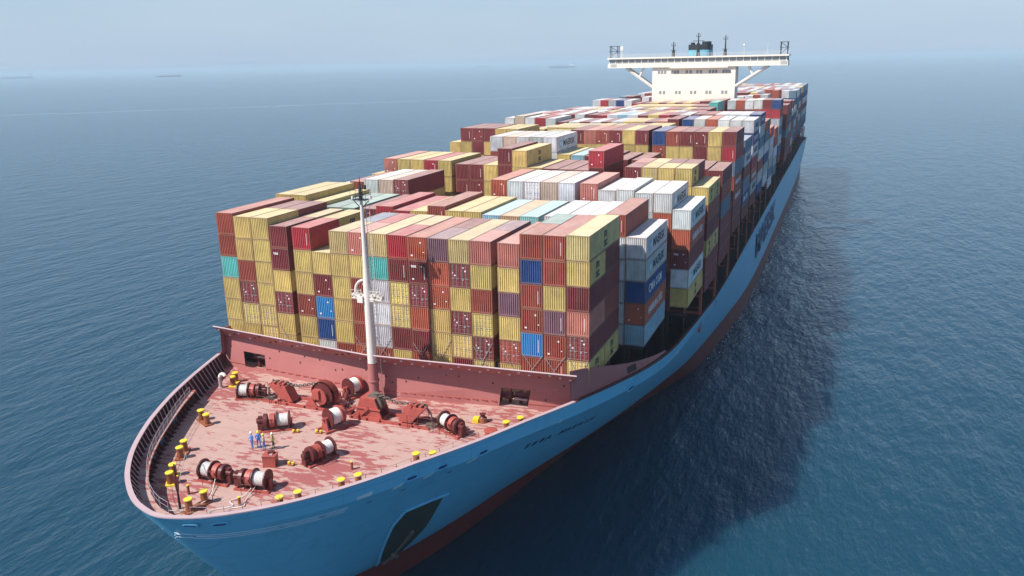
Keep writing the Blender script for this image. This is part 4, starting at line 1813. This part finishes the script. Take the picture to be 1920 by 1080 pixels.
# ---- hatch covers, pedestals and lashing bridges
def deck_furniture():
    for bi, (by, cols) in enumerate(BAYS):
        if bi == 0:
            b = MB().box(-19.5, 19.5, by + .5, by + 12.5, 19.2, 21.6).box(-22.3, 22.3, by - .1, by + 12.3, 21.6, 22.35)
        else:
            b = MB().box(-18.2, 18.2, by - .1, by + 12.3, 16.62, 21.4).box(-20.6, 20.6, by - .4, by + 12.6, 21.4, 22.35)
            for sx in (-1, 1):
                for yy in (by + .15, by + 11.9):
                    for xx in (23.3, 25.6, 28.05):
                        if xx < hull_x(yy, 17.0) - .6 or by > 50:
                            b.box(sx * xx - .16, sx * xx + .16, yy - .16, yy + .16, 16.62, 23.4)
                xe = min(28.2, (25.6 if bi == 1 else 28.2))
                b.box(min(sx * 20.8, sx * xe), max(sx * 20.8, sx * xe), by - .1, by + .3, 23.0, 23.35)
                b.box(min(sx * 20.8, sx * xe), max(sx * 20.8, sx * xe), by + 11.8, by + 12.2, 23.0, 23.35)
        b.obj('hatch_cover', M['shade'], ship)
    for bi in range(1, len(BAYS)):
        y = BAYS[bi][0] - 1.35
        if BAYS[bi][0] - BAYS[bi - 1][0] > 20:
            continue
        b = MB()
        zt_ = 25.5 if bi < 4 else 31.5
        for sx in (-1, 1):
            xs = (13.0, 20.7, 25.6, 28.0) if bi > 2 else (13.0, 20.7)
            for x in xs:
                b.box(sx * x - .18, sx * x + .18, y - .3, y + .3, 16.62, zt_)
            x0, x1 = sorted((sx * 12.8, sx * xs[-1]))
            z = 19.5
            while z <= zt_:
                b.box(x0, x1, y - .45, y + .45, z, z + .16)
                b.box(x0, x1, y - .45, y - .41, z + .95, z + 1.02)
                z += 2.67
        x0, x1 = -12.8, 12.8
        b.box(x0, x1, y - .4, y + .4, 24.8, 25.0)
        b.obj('lashing_bridge', M['orange'], ship)


deck_furniture()

# lashing rods crossing the front of the first stacks
b = MB()
for c in (4, 5, 7, 8, 10, 11, 12, -1, 13, 14):
    x = col_x0(c)
    for (xa, xb) in ((x + .15, x + CW - .1), (x + CW - .1, x + .15)):
        if RND.random() < .75:
            b.tube((xa, -.10, 23.4), (xb, -.10, 26.7 + RND.uniform(-.4, .6)), .028, n=4)
b.obj('lashing_rods', M['grey'], ship, kind='stuff')


# ------------------------------------------------------------------ deck equipment
def winch(loc, rot, label, flip=False, big=1.0, group='mooring winches on the foredeck'):
    w_ = thing('mooring_winch', label, 'winch', loc, rot, group)
    sgn = -1 if flip else 1
    sc = big

    def X(a):
        return a * sgn * sc
    b = MB()
    for y in (-.55, .55):
        b.box(-1.45 * sc, 1.5 * sc, (y - .09) * sc, (y + .09) * sc, 0, .16)
    for x in (-1.35, .02, .62, 1.35):
        b.box(X(x) - .07, X(x) + .07, -.62 * sc, .62 * sc, .02, .18)
        b.prism([(X(x) - .06, .18), (X(x) + .06, .18), (X(x) + .06, .95 * sc), (X(x) - .06, .95 * sc)], -.16 * sc, .16 * sc)
        if x in (-1.35, .62):
            b.add([(X(x), -.55 * sc, .18), (X(x), .55 * sc, .18), (X(x), .12 * sc, .95 * sc), (X(x), -.12 * sc, .95 * sc)], [(0, 1, 2, 3), (3, 2, 1, 0)])
    b.obj('frame', M['red'], w_)
    c = (0, 0, .88 * sc)
    for x in (-1.18, -.12):
        MB().lathe(sorted([(X(x) - .05, .78 * sc), (X(x) + .05, .78 * sc)]), 'x', 24, c=c).obj('flange', M['darkred'], w_)
    r = MB()
    x = -1.10
    prof = []
    while x < -.2:
        prof += [(X(x), .50 * sc), (X(x + .035), .56 * sc), (X(x + .075), .56 * sc), (X(x + .105), .50 * sc)]
        x += .11
    r.lathe(sorted(prof), 'x', 22, c=c, smooth=False)
    r.obj('rope_drum', M['rope'], w_)
    MB().lathe(sorted([(X(.06), .62 * sc), (X(.50), .62 * sc)]), 'x', 22, c=c).obj('brake_drum', M['red'], w_)
    MB().lathe(sorted([(X(.68), .52 * sc), (X(.72), .66 * sc), (X(1.02), .66 * sc), (X(1.08), .5 * sc)]), 'x', 20, c=c).obj('gear_case', M['darkred'], w_)
    m = MB()
    m.lathe(sorted([(X(1.1), .26 * sc), (X(1.62), .26 * sc), (X(1.66), .2 * sc)]), 'x', 14, c=(0, 0, .95 * sc))
    m.box(*sorted((X(1.15), X(1.5))), -.2, .2, 1.15 * sc, 1.35 * sc)
    m.box(*sorted((X(1.12), X(1.58))), -.28, .28, .16, .72 * sc)
    m.obj('motor', M['darkred'], w_)
    k = MB()
    k.tube((X(.28), -.75 * sc, .3), (X(.28), -.9 * sc, 1.3 * sc), .03, n=5)
    k.lathe([(1.28 * sc, .16), (1.31 * sc, .16)], 'z', 10, c=(X(.28), -.9 * sc, 0))
    k.obj('brake_wheel', M['darkred'], w_)
    g = MB()
    for xx in (-.4, .5):
        g.tube((X(xx), -1.25, 0), (X(xx), -1.25, 1.0), .022, n=4)
    g.tube((X(-.4), -1.25, 1.0), (X(.5), -1.25, 1.0), .02, n=4)
    g.tube((X(-.4), -1.25, .55), (X(.5), -1.25, .55), .016, n=4)
    g.obj('guard_rail', M['darkred'], w_, kind='stuff')
    return w_


winch((-12.75, -9.55, DECK), R(19), 'rope winch by the bitts next to the left breakwater opening', big=1.1)
winch((-3.35, -26.0, DECK), R(0), 'rope winch nearest the bow tip, brake drum on its right', big=1.13)
winch((0.75, -25.95, DECK), R(9), 'rope winch on the bow with its motor left of the rope drum', flip=True, big=1.13)
winch((3.1, -19.6, DECK), R(72), 'rope winch standing alone right of the red deck box', flip=True, big=1.13)
winch((-5.0, -15.3, DECK), R(32), 'rope winch directly behind the four crew members', flip=True, big=1.13)
winch((12.2, -10.1, DECK), R(-26), 'rope winch facing the right breakwater opening, far from the others', big=1.13)


def chain_mesh(pts, b, r=.13, link_len=.34):
    """string of oval chain links along a polyline"""
    tot = [0]
    for a, c in zip(pts, pts[1:]):
        tot.append(tot[-1] + (Vector(c) - Vector(a)).length)
    n = int(tot[-1] / (link_len * .72))
    for i in range(n):
        s = (i + .5) / n * tot[-1]
        k = max(j for j in range(len(tot) - 1) if tot[j] <= s)
        f = (s - tot[k]) / (tot[k + 1] - tot[k])
        p = Vector(pts[k]).lerp(Vector(pts[k + 1]), f)
        d = (Vector(pts[k + 1]) - Vector(pts[k])).normalized()
        up = Vector((0, 0, 1)) if i % 2 else d.cross(Vector((0, 0, 1))).normalized()
        ring = []
        for a in range(6):
            t = 2 * math.pi * a / 6
            ring.append(p + d * (math.cos(t) * link_len / 2) + up * (math.sin(t) * r))
        for a in range(6):
            b.tube(ring[a], ring[(a + 1) % 6], .045, n=4, cap=False)


def windlass(loc, mirror, label):
    """anchor windlass: gypsy wheel in its arched casing, drum, chain and chain stopper"""
    s = -1 if mirror else 1
    w_ = thing('anchor_windlass', label, 'windlass', loc, 0, 'anchor windlasses before the breakwater')
    w_.scale = (1.2, 1.12, 1.3)

    def px(pts):
        q = [(x * s, z) for x, z in pts]
        return q if s == 1 else list(reversed(q))
    b = MB()
    for y in (-.95, .75):
        b.box(*sorted((-1.6 * s, 6.1 * s)), y - .1, y + .1, 0.0, .22)
    for x in (-1.3, .2, 1.5, 3.4, 4.6):
        b.box(*sorted(((x - .09) * s, (x + .09) * s)), -1.05, .85, .04, .24)
    b.obj('bed_frame', M['red'], w_)
    # casing
    c = MB()
    if not mirror:
        c.prism(px([(-1.1, .22), (1.6, .22), (.95, 1.85), (-.45, 1.85)]), -.9, -.75)
        c.prism(px([(-1.1, .22), (1.6, .22), (.95, 1.85), (-.45, 1.85)]), .55, .7)
        c.prism(px([(-.45, 1.70), (.95, 1.70), (.95, 1.86), (-.45, 1.86)]), -.75, .55)
        c.box(-1.3, 1.5, -1.02, -.9, .95, 1.05)
        c.box(-.9, 1.45, -1.02, -.9, .22, .34)
        c.prism(px([(-.5, .5), (.3, 1.2), (.45, 1.05), (-.35, .35)]), -1.1, -.91)
    else:
        pts = [(-1.35, .3)]
        for a in np.linspace(math.pi, 0.25, 10):
            pts.append((1.28 * math.cos(a), 1.05 + 1.2 * math.sin(a)))
        pts.append((1.6, .3))
        pts = [(x, z) for x, z in pts]
        c.prism(list(reversed(pts)), .35, .5)
        ring_o = [(1.28 * math.cos(a), 1.05 + 1.2 * math.sin(a)) for a in np.linspace(math.pi * .95, -.1, 12)]
        for p, q in zip(ring_o, ring_o[1:]):
            c.add([(p[0], -.25, p[1]), (q[0], -.25, q[1]), (q[0], .4, q[1]), (p[0], .4, p[1])], [(0, 1, 2, 3), (3, 2, 1, 0)])
        c.prism([(-1.5, .25), (-.2, .25), (-.75, 1.0), (-1.3, .55)], -.95, -.8)
        c.box(-.7, .0, -.95, -.35, .9, 1.65)
    c.obj('casing', M['red'], w_)
    g = MB()
    if mirror:
        g.lathe([(-.35, .55), (-.30, 1.0), (-.12, 1.0), (-.02, .72), (.08, 1.0), (.26, 1.0), (.3, .55)], 'y', 22, c=(0, 0, 1.1))
    else:
        g.lathe([(-.6, .45), (-.5, .85), (-.3, .85), (-.2, .6), (.0, .6), (.1, .85), (.3, .85), (.4, .45)], 'y', 22, c=(.55, 0, 1.25))
    g.obj('gypsy_wheel', M['steel'] if not mirror else M['darkred'], w_)
    if mirror:
        h = MB().lathe([(-.75, .28), (-.70, .62), (-.45, .62), (-.4, .28)], 'y', 18, c=(.0, 0, 1.0))
        h.obj('clutch_drum', M['red'], w_)
    # brake gear and valves
    v = MB()
    rr = random.Random(5 + mirror)
    for k in range(11):
        x, y, z = (1.9 + rr.random() * .9) * (1 if mirror else -1), rr.uniform(-.7, .4), rr.uniform(.3, 1.5)
        v.tube((x, y, z), (x + rr.uniform(-.3, .3), y + rr.uniform(-.3, .3), z + rr.uniform(.1, .5)), rr.uniform(.04, .11), n=6)
    v.box(*sorted(((1.7) * (1 if mirror else -1), 2.5 * (1 if mirror else -1))), -.5, .1, .0, .5)
    v.obj('valve_gear', M['darkred'], w_)
    # chain stopper
    st = MB()
    st.prism(px([(3.05, .2), (4.25, .2), (5.6, 1.55), (3.75, 1.5)]), -.65, -.5)
    st.prism(px([(3.05, .2), (4.25, .2), (5.6, 1.55), (3.75, 1.5)]), .35, .5)
    st.prism(px([(3.05, .2), (3.2, .2), (3.9, 1.5), (3.75, 1.5)]), -.5, .35)
    st.prism(px([(4.1, .2), (4.25, .2), (5.6, 1.55), (5.42, 1.55)]), -.5, .35)
    for x in (4.1, 4.6, 5.1):
        st.box(*sorted(((x - .12) * s, (x + .12) * s)), -.5, .35, 1.45, 1.68)
    st.tube((4.3 * s, -.7, 1.55), (4.3 * s, .5, 1.55), .1, n=7)
    st.obj('chain_stopper', M['red'], w_)
    ch = MB()
    x0 = .55 * s if not mirror else -.2
    chain_mesh([(x0, -.05, 2.0 if not mirror else 2.05), (x0 + 1.1 * s, -.05, 1.85), (2.6 * s, -.05, 1.52), (4.0 * s, -.05, 1.62), (5.4 * s, -.05, 1.66), (5.95 * s, -.05, .9), (6.0 * s, -.05, .2)], ch)
    ch.obj('chain', M['steel'], w_)
    # hawse cover, green stained grating and rails beside it
    h = MB()
    h.lathe([(0, .62), (.22, .55)], 'z', 16, c=(6.0 * s, -.05, 0))
    h.obj('hawse_pipe', M['steel'], w_)
    rl = MB()
    for x, y in ((5.2, -1.2), (6.6, -1.2), (6.8, .9), (5.2, .9), (4.2, -1.2)):
        rl.tube((x * s, y, 0), (x * s, y, 1.05), .028, n=5)
    for z in (.55, 1.05):
        rl.tube((4.2 * s, -1.2, z), (6.6 * s, -1.2, z), .02, n=4)
        rl.tube((6.6 * s, -1.2, z), (6.8 * s, .9, z), .02, n=4)
    rl.obj('guard_rail', M['darkred'], w_, kind='stuff')
    # mooring drum on the shaft
    dy = -3.4 if not mirror else 3.0
    dx = -1.7 if not mirror else 1.1
    a = math.atan2(dx, abs(dy))
    mt = Matrix.Translation((dx, dy, .98)) @ Matrix.Rotation(R(68) if not mirror else R(75), 4, 'Z')
    MB().lathe([(-.55, .80), (-.46, .80)], 'x', 22, mat=mt).obj('flange', M['darkred'], w_)
    MB().lathe([(.46, .80), (.55, .80)], 'x', 22, mat=mt).obj('flange', M['red'], w_)
    pr = []
    x = -.46
    while x < .42:
        pr += [(x, .58), (x + .035, .64), (x + .075, .64), (x + .10, .58)]
        x += .11
    MB().lathe(pr, 'x', 22, mat=mt).obj('rope_drum', M['rope'], w_)
    fr = MB()
    fr.prism([(-.55, -.98), (.55, -.98), (.2, .1), (-.2, .1)], -.06, .06, mat=mt @ Matrix.Translation((-.85, 0, 0)) @ Matrix.Rotation(R(90), 4, 'Z'))
    fr.box(-1.25, 1.6, -.7, -.5, -.98, -.80, mat=mt)
    fr.box(-1.25, 1.6, .5, .7, -.98, -.80, mat=mt)
    fr.lathe([(-1.1, .12), (2.2, .12)], 'x', 10, mat=mt)
    fr.lathe([(.6, .66), (.95, .66)], 'x', 20, mat=mt)
    fr.obj('drum_frame', M['red'], w_)
    return w_


WSC = 1.28
windlass((2.45, -9.4, DECK), False, 'red anchor windlass right of the foremast base, chain running right')
windlass((-3.55, -8.85, DECK), True, 'red anchor windlass left of the foremast with big dark gypsy wheel')


def bitts(p, q, label):
    c = ((p[0] + q[0]) / 2, (p[1] + q[1]) / 2, DECK)
    t = thing('mooring_bitts', label, 'bitts', c, 0, 'yellow capped mooring bitts')
    d = Vector((q[0] - p[0], q[1] - p[1], 0))
    a = math.atan2(d.y, d.x)
    mt = Matrix.Rotation(a, 4, 'Z')
    L = d.length / 2
    MB().box(-L - .5, L + .5, -.42, .42, 0.003, .14, mat=mt).obj('base_plate', M['yellow'] if RND.random() < .4 else M['postbrown'], t)
    for s in (-1, 1):
        P = mt @ Vector((s * L, 0, 0))
        MB().lathe([(.14, .30), (1.08, .28)], 'z', 16, c=P, smooth=True).obj('post', M['postbrown'], t)
        MB().lathe([(1.08, .35), (1.13, .365), (1.19, .365), (1.22, .33)], 'z', 18, c=P).obj('cap', M['yellow'], t)


bitts((-17.6, -6.2), (-17.05, -7.35), 'yellow capped bitts beside the white curved vent pipe')
bitts((-13.78, -16.15), (-12.5, -16.8), 'yellow capped bitts midway along the left walkway, standing alone')
bitts((-10.2, -22.45), (-9.56, -23.7), 'yellow capped bitts by the left walkway, ahead of the lone pair')
bitts((-7.64, -26.6), (-6.78, -27.9), 'yellow capped bitts left of the slanted jackstaff, against the walkway')
bitts((-1.6, -29.5), (-1.85, -31.0), 'yellow capped bitts at the bow tip with ropes running past')
bitts((12.07, -17.4), (13.4, -16.7), 'yellow capped bitts at the right rail, midway to the breakwater')
bitts((8.3, -23.9), (9.2, -22.65), 'yellow capped bitts peeping over the right rail ahead of the midway pair')
bitts((5.1, -28.15), (6.0, -26.9), 'yellow capped bitts at the right rail nearest the bow tip')
bitts((17.3, -8.4), (18.25, -7.0), 'yellow capped bitts below the right breakwater opening')


def small_post(x, y, h, r, label):
    t = thing('deck_post', label, 'post', (x, y, DECK), 0, 'thin brown posts on the foredeck')
    MB().lathe([(0, r), (h, r)], 'z', 10, smooth=True).obj('post', M['postbrown'], t)
    MB().lathe([(h, r * 1.15), (h + .06, r * 1.1)], 'z', 10).obj('cap', M['yellow'], t)


small_post(-4.0, -28.75, .85, .12, 'thin yellow topped post left of the bow tip bitts')
small_post(1.37, -28.7, .7, .13, 'thin brown post beside the ropes at the bow rail')
small_post(6.92, -20.15, .75, .12, 'thin brown post in front of the right rail bitts')

# red deck box with its lid
t = thing('deck_box', 'red steel deck box standing in front of the crew', 'box', (-.62, -21.95, DECK), R(20))
MB().box(-.58, .58, -.5, .5, 0, 1.05).obj('body', M['red'], t)
MB().box(-.63, .63, -.55, .55, 1.05, 1.12).obj('lid', M['red'], t)
MB().box(-.2, .35, .0, .4, 1.12, 1.32).obj('filler_cap', M['darkred'], t)
MB().box(.05, .3, -.3, -.05, 1.12, 1.2).obj('latch', M['railpink'], t)


def fairlead(x, y, label, rot=0.0):
    t = thing('deck_fairlead', label, 'fairlead', (x, y, DECK), rot, 'small yellow deck fairleads')
    MB().box(-.32, .32, -.2, .2, 0, .12).obj('base', M['postbrown'], t)
    for s in (-1, 1):
        MB().lathe([(.12, .12), (.30, .14), (.34, .11)], 'z', 10, c=(s * .22, 0, 0)).obj('roller', M['yellow'], t)


fairlead(1.15, -21.3, 'small yellow fairlead on the deck right of the red box')
fairlead(-2.64, -15.35, 'small yellow fairlead right of the winch behind the crew', .5)
fairlead(-.35, -14.7, 'small yellow fairlead left of the windlass rope drum', .2)

t = thing('pedestal_roller', 'worn yellow and brown roller pedestal near the right breakwater opening', 'roller', (14.1, -6.9, DECK), .2)
MB().lathe([(0, .5), (.5, .42)], 'z', 12).obj('pedestal', M['postbrown'], t)
MB().lathe([(.5, .34), (.6, .26), (.8, .26), (.9, .36)], 'z', 12).obj('roller', M['darkred'], t)
MB().box(-1.0, -.4, -.45, .45, 0, .42).obj('step', M['yellow'], t)
t = thing('deck_hatch', 'round red hatch by the right rail', 'hatch', (16.0, -9.3, DECK))
MB().lathe([(0, .62), (.42, .62)], 'z', 18).obj('coaming', M['red'], t)
MB().lathe([(.42, .68), (.50, .66), (.56, .3)], 'z', 18).obj('lid', M['red'], t)

# white goose-neck vent
t = thing('vent_pipe', 'white curved goose-neck vent pipe by the left bulwark', 'vent pipe', (-18.1, -8.2, DECK))
b = MB()
pts = [Vector((0, 0, 0)), Vector((0, 0, 1.3))] + [Vector((.4 - .4 * math.cos(a), .1 * math.sin(a), 1.3 + .4 * math.sin(a))) for a in np.linspace(.2, 2.6, 8)]
for p, q in zip(pts[1:], pts[2:]):
    b.tube(p, q, .2, n=10)
b.obj('neck', M['white'], t)
MB().tube(pts[0], pts[1], .2, n=12).obj('pipe', M['railpink'], t)
MB().lathe([(0, .3), (.1, .3)], 'z', 12).obj('flange', M['railpink'], t)

# jackstaff with brace
t = thing('jackstaff', 'thin dark jackstaff with a slanting brace at the bow tip', 'jackstaff', (-2.95, -30.9, DECK))
MB().lathe([(0, .11), (2.0, .07), (4.1, .05)], 'z', 8).obj('pole', M['black'], t)
MB().tube((.05, .1, 2.2), (-2.2, 3.6, 3.1), .035, n=5).tube((-2.2, 3.6, 3.1), (-2.2, 3.6, 2.4), .03, n=5).obj('brace', M['grey'], t)
MB().prism([(-.12, 1.6), (.12, 1.6), (.3, 3.0), (-.3, 3.0)], -.04, .04).obj('bracket', M['darkred'], t)


# mooring ropes lying on the deck
def rope(pts, label):
    b = MB()
    C_ = [Vector((x, y, DECK + .05 + z)) for x, y, z in pts]
    P = []
    for i in range(len(C_) - 1):
        p0, p1, p2, p3 = C_[max(i - 1, 0)], C_[i], C_[i + 1], C_[min(i + 2, len(C_) - 1)]
        for k in range(6):
            t = k / 6
            q = .5 * (2 * p1 + (p2 - p0) * t + (2 * p0 - 5 * p1 + 4 * p2 - p3) * t * t + (3 * p1 - p0 - 3 * p2 + p3) * t ** 3)
            q.z = max(q.z, DECK + .04)
            P.append(q)
    P.append(C_[-1])
    for p, q in zip(P, P[1:]):
        b.tube(p, q, .035, n=6)
    o = b.obj('mooring_rope', M['rope'])
    o['label'] = label
    o['category'] = 'rope'
    o['group'] = 'ropes on the foredeck'


rope([(-3.1, -26.4, .45), (-2.0, -28.2, .1), (-1.35, -29.6, .3), (-2.2, -31.2, .1), (-3.6, -32.4, .6)], 'white rope led from the bow tip winch past the bitts')
rope([(.9, -26.3, .4), (.8, -27.6, .05), (.3, -28.6, .05), (1.0, -29.2, .05), (-.2, -30.4, .05), (.5, -31.6, .3)], 'white rope lying slack on deck between the bow winches and the right rail')
rope([(1.2, -26.4, .4), (1.4, -27.9, .05), (1.9, -28.9, .05), (1.1, -29.6, .05), (1.4, -30.9, .3)], 'white rope running beside the thin brown post')

# guard rail stanchions inside the right rail
for side in (1, -1):
    b = MB()
    prev = None
    for tt in arc_samples(K_BW - 2, 2.4):
        p = inset_f(tt, 1.9, DECK)
        if side == -1 and tt > 6:
            continue
        a = Vector((p.x * side, p.y, DECK))
        b.tube(a, a + Vector((0, 0, 1.1)), .03, n=5)
        prev = a
    b.obj('stanchion', M['grey'], ship, kind='stuff')


# ------------------------------------------------------------------ people
def person(x, y, face, label, suit, legs, helmet, vest=None, lean=0.0, arm=0.0):
    """standing figure grown from one skeleton; height about 1.75 m"""
    J = {}
    V, E, Rr = [], [], []

    def v(p, r, parent=None):
        V.append(p)
        Rr.append(r)
        if parent is not None:
            E.append((parent, len(V) - 1))
        return len(V) - 1
    pel = v((0, 0, .95), .135)
    wst = v((0, .0, 1.10), .125, pel)
    chs = v((0, .01, 1.30), .155, wst)
    nck = v((0, .0, 1.47), .062, chs)
    hd0 = v((0, -.012, 1.54), .072, nck)
    hd1 = v((0, -.015, 1.63), .092, hd0)
    hd2 = v((0, -.01, 1.70), .080, hd1)
    nose = v((0, -.112, 1.615), .014, hd1)
    for s in (-1, 1):
        hip = v((s * .095, 0, .90), .098, pel)
        kn = v((s * (.11 + lean * .02), -.02 - .05 * (s * lean), .50), .066, hip)
        an = v((s * .12, .02 - .10 * (s * lean), .10), .045, kn)
        v((s * .13, -.12 - .10 * (s * lean), .045), .040, an)
        sh = v((s * .175, .0, 1.40), .062, chs)
        el = v((s * (.24 + .03 * arm), .03, 1.14), .046, sh)
        wr = v((s * (.22 - .06 * arm), -.08 - .16 * arm, .93 + .16 * arm), .034, el)
        pm = v((s * (.215 - .08 * arm), -.11 - .2 * arm, .86 + .17 * arm), .036, wr)
        for k in range(4):
            f1 = v((s * (.20 - .08 * arm) + (k - 1.5) * .02, -.13 - .21 * arm, .80 + .17 * arm - .004 * abs(k - 1)), .0095, pm)
            v((s * (.195 - .08 * arm) + (k - 1.5) * .02, -.145 - .2 * arm, .765 + .17 * arm + .006 * abs(k - 1.3)), .0085, f1)
        th = v((s * (.20 - .08 * arm) - s * .035, -.15 - .2 * arm, .845 + .17 * arm), .011, pm)
    root = thing('person', label, 'person', (x, y, DECK), face, 'crew standing on the foredeck')
    me = bpy.data.meshes.new('body')
    me.from_pydata(V, E, [])
    ob = bpy.data.objects.new('body_tmp', me)
    COL.objects.link(ob)
    ob.modifiers.new('skin', 'SKIN')
    for i, d in enumerate(me.skin_vertices[0].data):
        d.radius = (Rr[i], Rr[i])
        d.use_root = (i == 0)
    sb = ob.modifiers.new('sub', 'SUBSURF')
    sb.levels = 1
    dg = bpy.context.evaluated_depsgraph_get()
    bm_ = bpy.data.meshes.new_from_object(ob.evaluated_get(dg))
    bpy.data.objects.remove(ob)
    bm_.materials.clear()
    for mm in (suit, legs, M['skin'], M['boot'], vest or suit):
        bm_.materials.append(mm)
    for p in bm_.polygons:
        c = p.center
        mi = 0
        if c.z > 1.455:
            mi = 2
        elif c.z < .11:
            mi = 3
        elif c.z < .98 and abs(c.x) < .2 and c.z < .96 and abs(c.y) < .2 and not (abs(c.x) > .165):
            mi = 1
        elif c.z < .93 + .16 * arm and abs(c.x) > .1 and c.y < -.085:
            mi = 2
        elif vest and abs(c.x) < .19 and 1.02 < c.z < 1.46:
            mi = 4
        p.material_index = mi
        p.use_smooth = True
    link('body', bm_, root)
    h = MB()
    h.lathe([(1.665, .125), (1.70, .120), (1.76, .098), (1.80, .05)], 'z', 14, c=(0, 0, 0), smooth=True)
    h.lathe([(1.655, .15), (1.668, .15)], 'z', 14, c=(0, -.025, 0))
    h.obj('helmet', helmet, root)
    f = MB()
    for s in (-1, 1):
        f.lathe([(-.004, .011), (.004, .011)], 'y', 8, c=(s * .033, -.098, 1.635))
        f.box(s * .095 - .012, s * .095 + .012, -.03, .01, 1.59, 1.65)
    f.box(-.026, .026, -.100, -.094, 1.572, 1.582)
    f.obj('face', M['hair'], root)
    hr = MB().lathe([(1.58, .085), (1.67, .103)], 'z', 12, c=(0, .014, 0))
    hr.obj('hair', M['hair'], root)
    return root


person(-4.46, -19.72, R(-20), 'person in blue coverall with pale helmet, leftmost of the group', M['coverall'], M['coverall'], M['helmetw'], None, .2, .9)
person(-3.95, -19.37, R(40), 'person in blue coverall with yellow helmet, standing farthest back', M['coverall'], M['coverall'], M['helmet'], None, .4, .3)
person(-3.12, -19.64, R(-50), 'person in blue coverall and green vest stepping forward', M['coverall'], M['coverall'], M['helmet'], M['hivis'], 1.0, .2)
person(-2.40, -19.25, R(-75), 'person in dark trousers and green vest, nearest the winch', M['hivis'], M['darkcloth'], M['helmetw'], M['hivis'], .5, .5)


# ------------------------------------------------------------------ ships far off
def far_ship(px, py, L, heading, label, hullm, sup=True, tower=.14, cranes=0):
    t = thing('distant_ship', label, 'ship', (px, py, 0), heading, 'ships far out on the hazy sea')
    Bm, D = L * .14, L * .05
    sec = [(-.5, .75, 1.0), (-.3, 1, 1), (.3, 1, 1), (.43, .65, 1.08), (.5, .03, 1.25)]
    v = []
    for a, w_, h in sec:
        for s in (-1, 1):
            v += [(a * L, s * w_ * Bm / 2, h * D), (a * L * .985, s * w_ * .9 * Bm / 2, -.5)]
    f = []
    for k in range(len(sec) - 1):
        o, n = k * 4, (k + 1) * 4
        f += [(o, n, n + 1, o + 1), (o + 2, o + 3, n + 3, n + 2), (o, o + 2, n + 2, n)]
    f += [(0, 1, 3, 2), ((len(sec) - 1) * 4, (len(sec) - 1) * 4 + 2, (len(sec) - 1) * 4 + 3, (len(sec) - 1) * 4 + 1)]
    MB().add(v, f).obj('hull', hullm, t)
    b = MB()
    x0, x1 = -.46 * L, (-.46 + tower) * L
    for k in range(3):
        b.box(x0 + k * .008 * L, x1 - k * .018 * L, -Bm * (.42 - k * .07), Bm * (.42 - k * .07), D + k * L * .028, D + (k + 1) * L * .028)
    b.obj('superstructure', M['cream'], t)
    MB().lathe([(D + .08 * L, .014 * L), (D + .125 * L, .012 * L)], 'z', 10, c=(x0 + .03 * L, 0, 0)).obj('funnel', M['black'], t)
    c = MB()
    c.box(-.3 * L, .36 * L, -Bm * .3, Bm * .3, D, D * 1.2)
    for k in range(cranes):
        x = (-.2 + k * .18) * L
        c.box(x - .008 * L, x + .008 * L, -.01 * L, .01 * L, D, D + .07 * L)
        c.tube((x, 0, D + .07 * L), (x + .09 * L, 0, D + .05 * L), .004 * L, n=4)
    c.obj('deck_gear', M['farred'], t)


def bearing(px, dist):
    """ground point at a viewing bearing (pixel column in the 1920 frame) and distance"""
    a = YAW - math.atan((px - 960) / FPX * .966)
    return CAM[0] - math.sin(a) * dist, CAM[1] + math.cos(a) * dist


FAR = [(41, 10500, 300, 'dark low bulk carrier, faintest of the larger ships on the hazy left horizon', 0, .12, 0),
       (325, 7600, 195, 'dark tanker with white house at its right end, left of the container stacks', 1, .16, 0),
       (360, 15000, 190, 'pale smudge of a ship just behind the dark tanker', 0, .14, 0),
       (610, 14000, 60, 'tiny white boat alone on the horizon left of the mast top', 0, .5, 0),
       (799, 16500, 130, 'small pale ship between the tiny white boat and the bridge', 0, .2, 0),
       (917, 12500, 215, 'faint long ship with pale house, between the small pale ship and the big one', 0, .16, 2),
       (1017, 17000, 110, 'little ship just left of the larger dark one near the bridge', 0, .2, 0),
       (1062, 8100, 250, 'larger dark ship with bright house just left of the bridge wing', 1, .15, 3),
       (1808, 17500, 150, 'small white ship alone on the horizon right of the bridge', 2, .5, 0)]
for i, (px, dist, L, lab, hm, tw, cr) in enumerate(FAR):
    x, y = bearing(px, dist)
    a = YAW - math.atan((px - 960) / FPX)
    far_ship(x, y, L, a + math.pi + R(RND.uniform(-12, 12)), lab, (M['farhull'], M['farhull'], M['white'])[hm], tower=tw, cranes=cr)
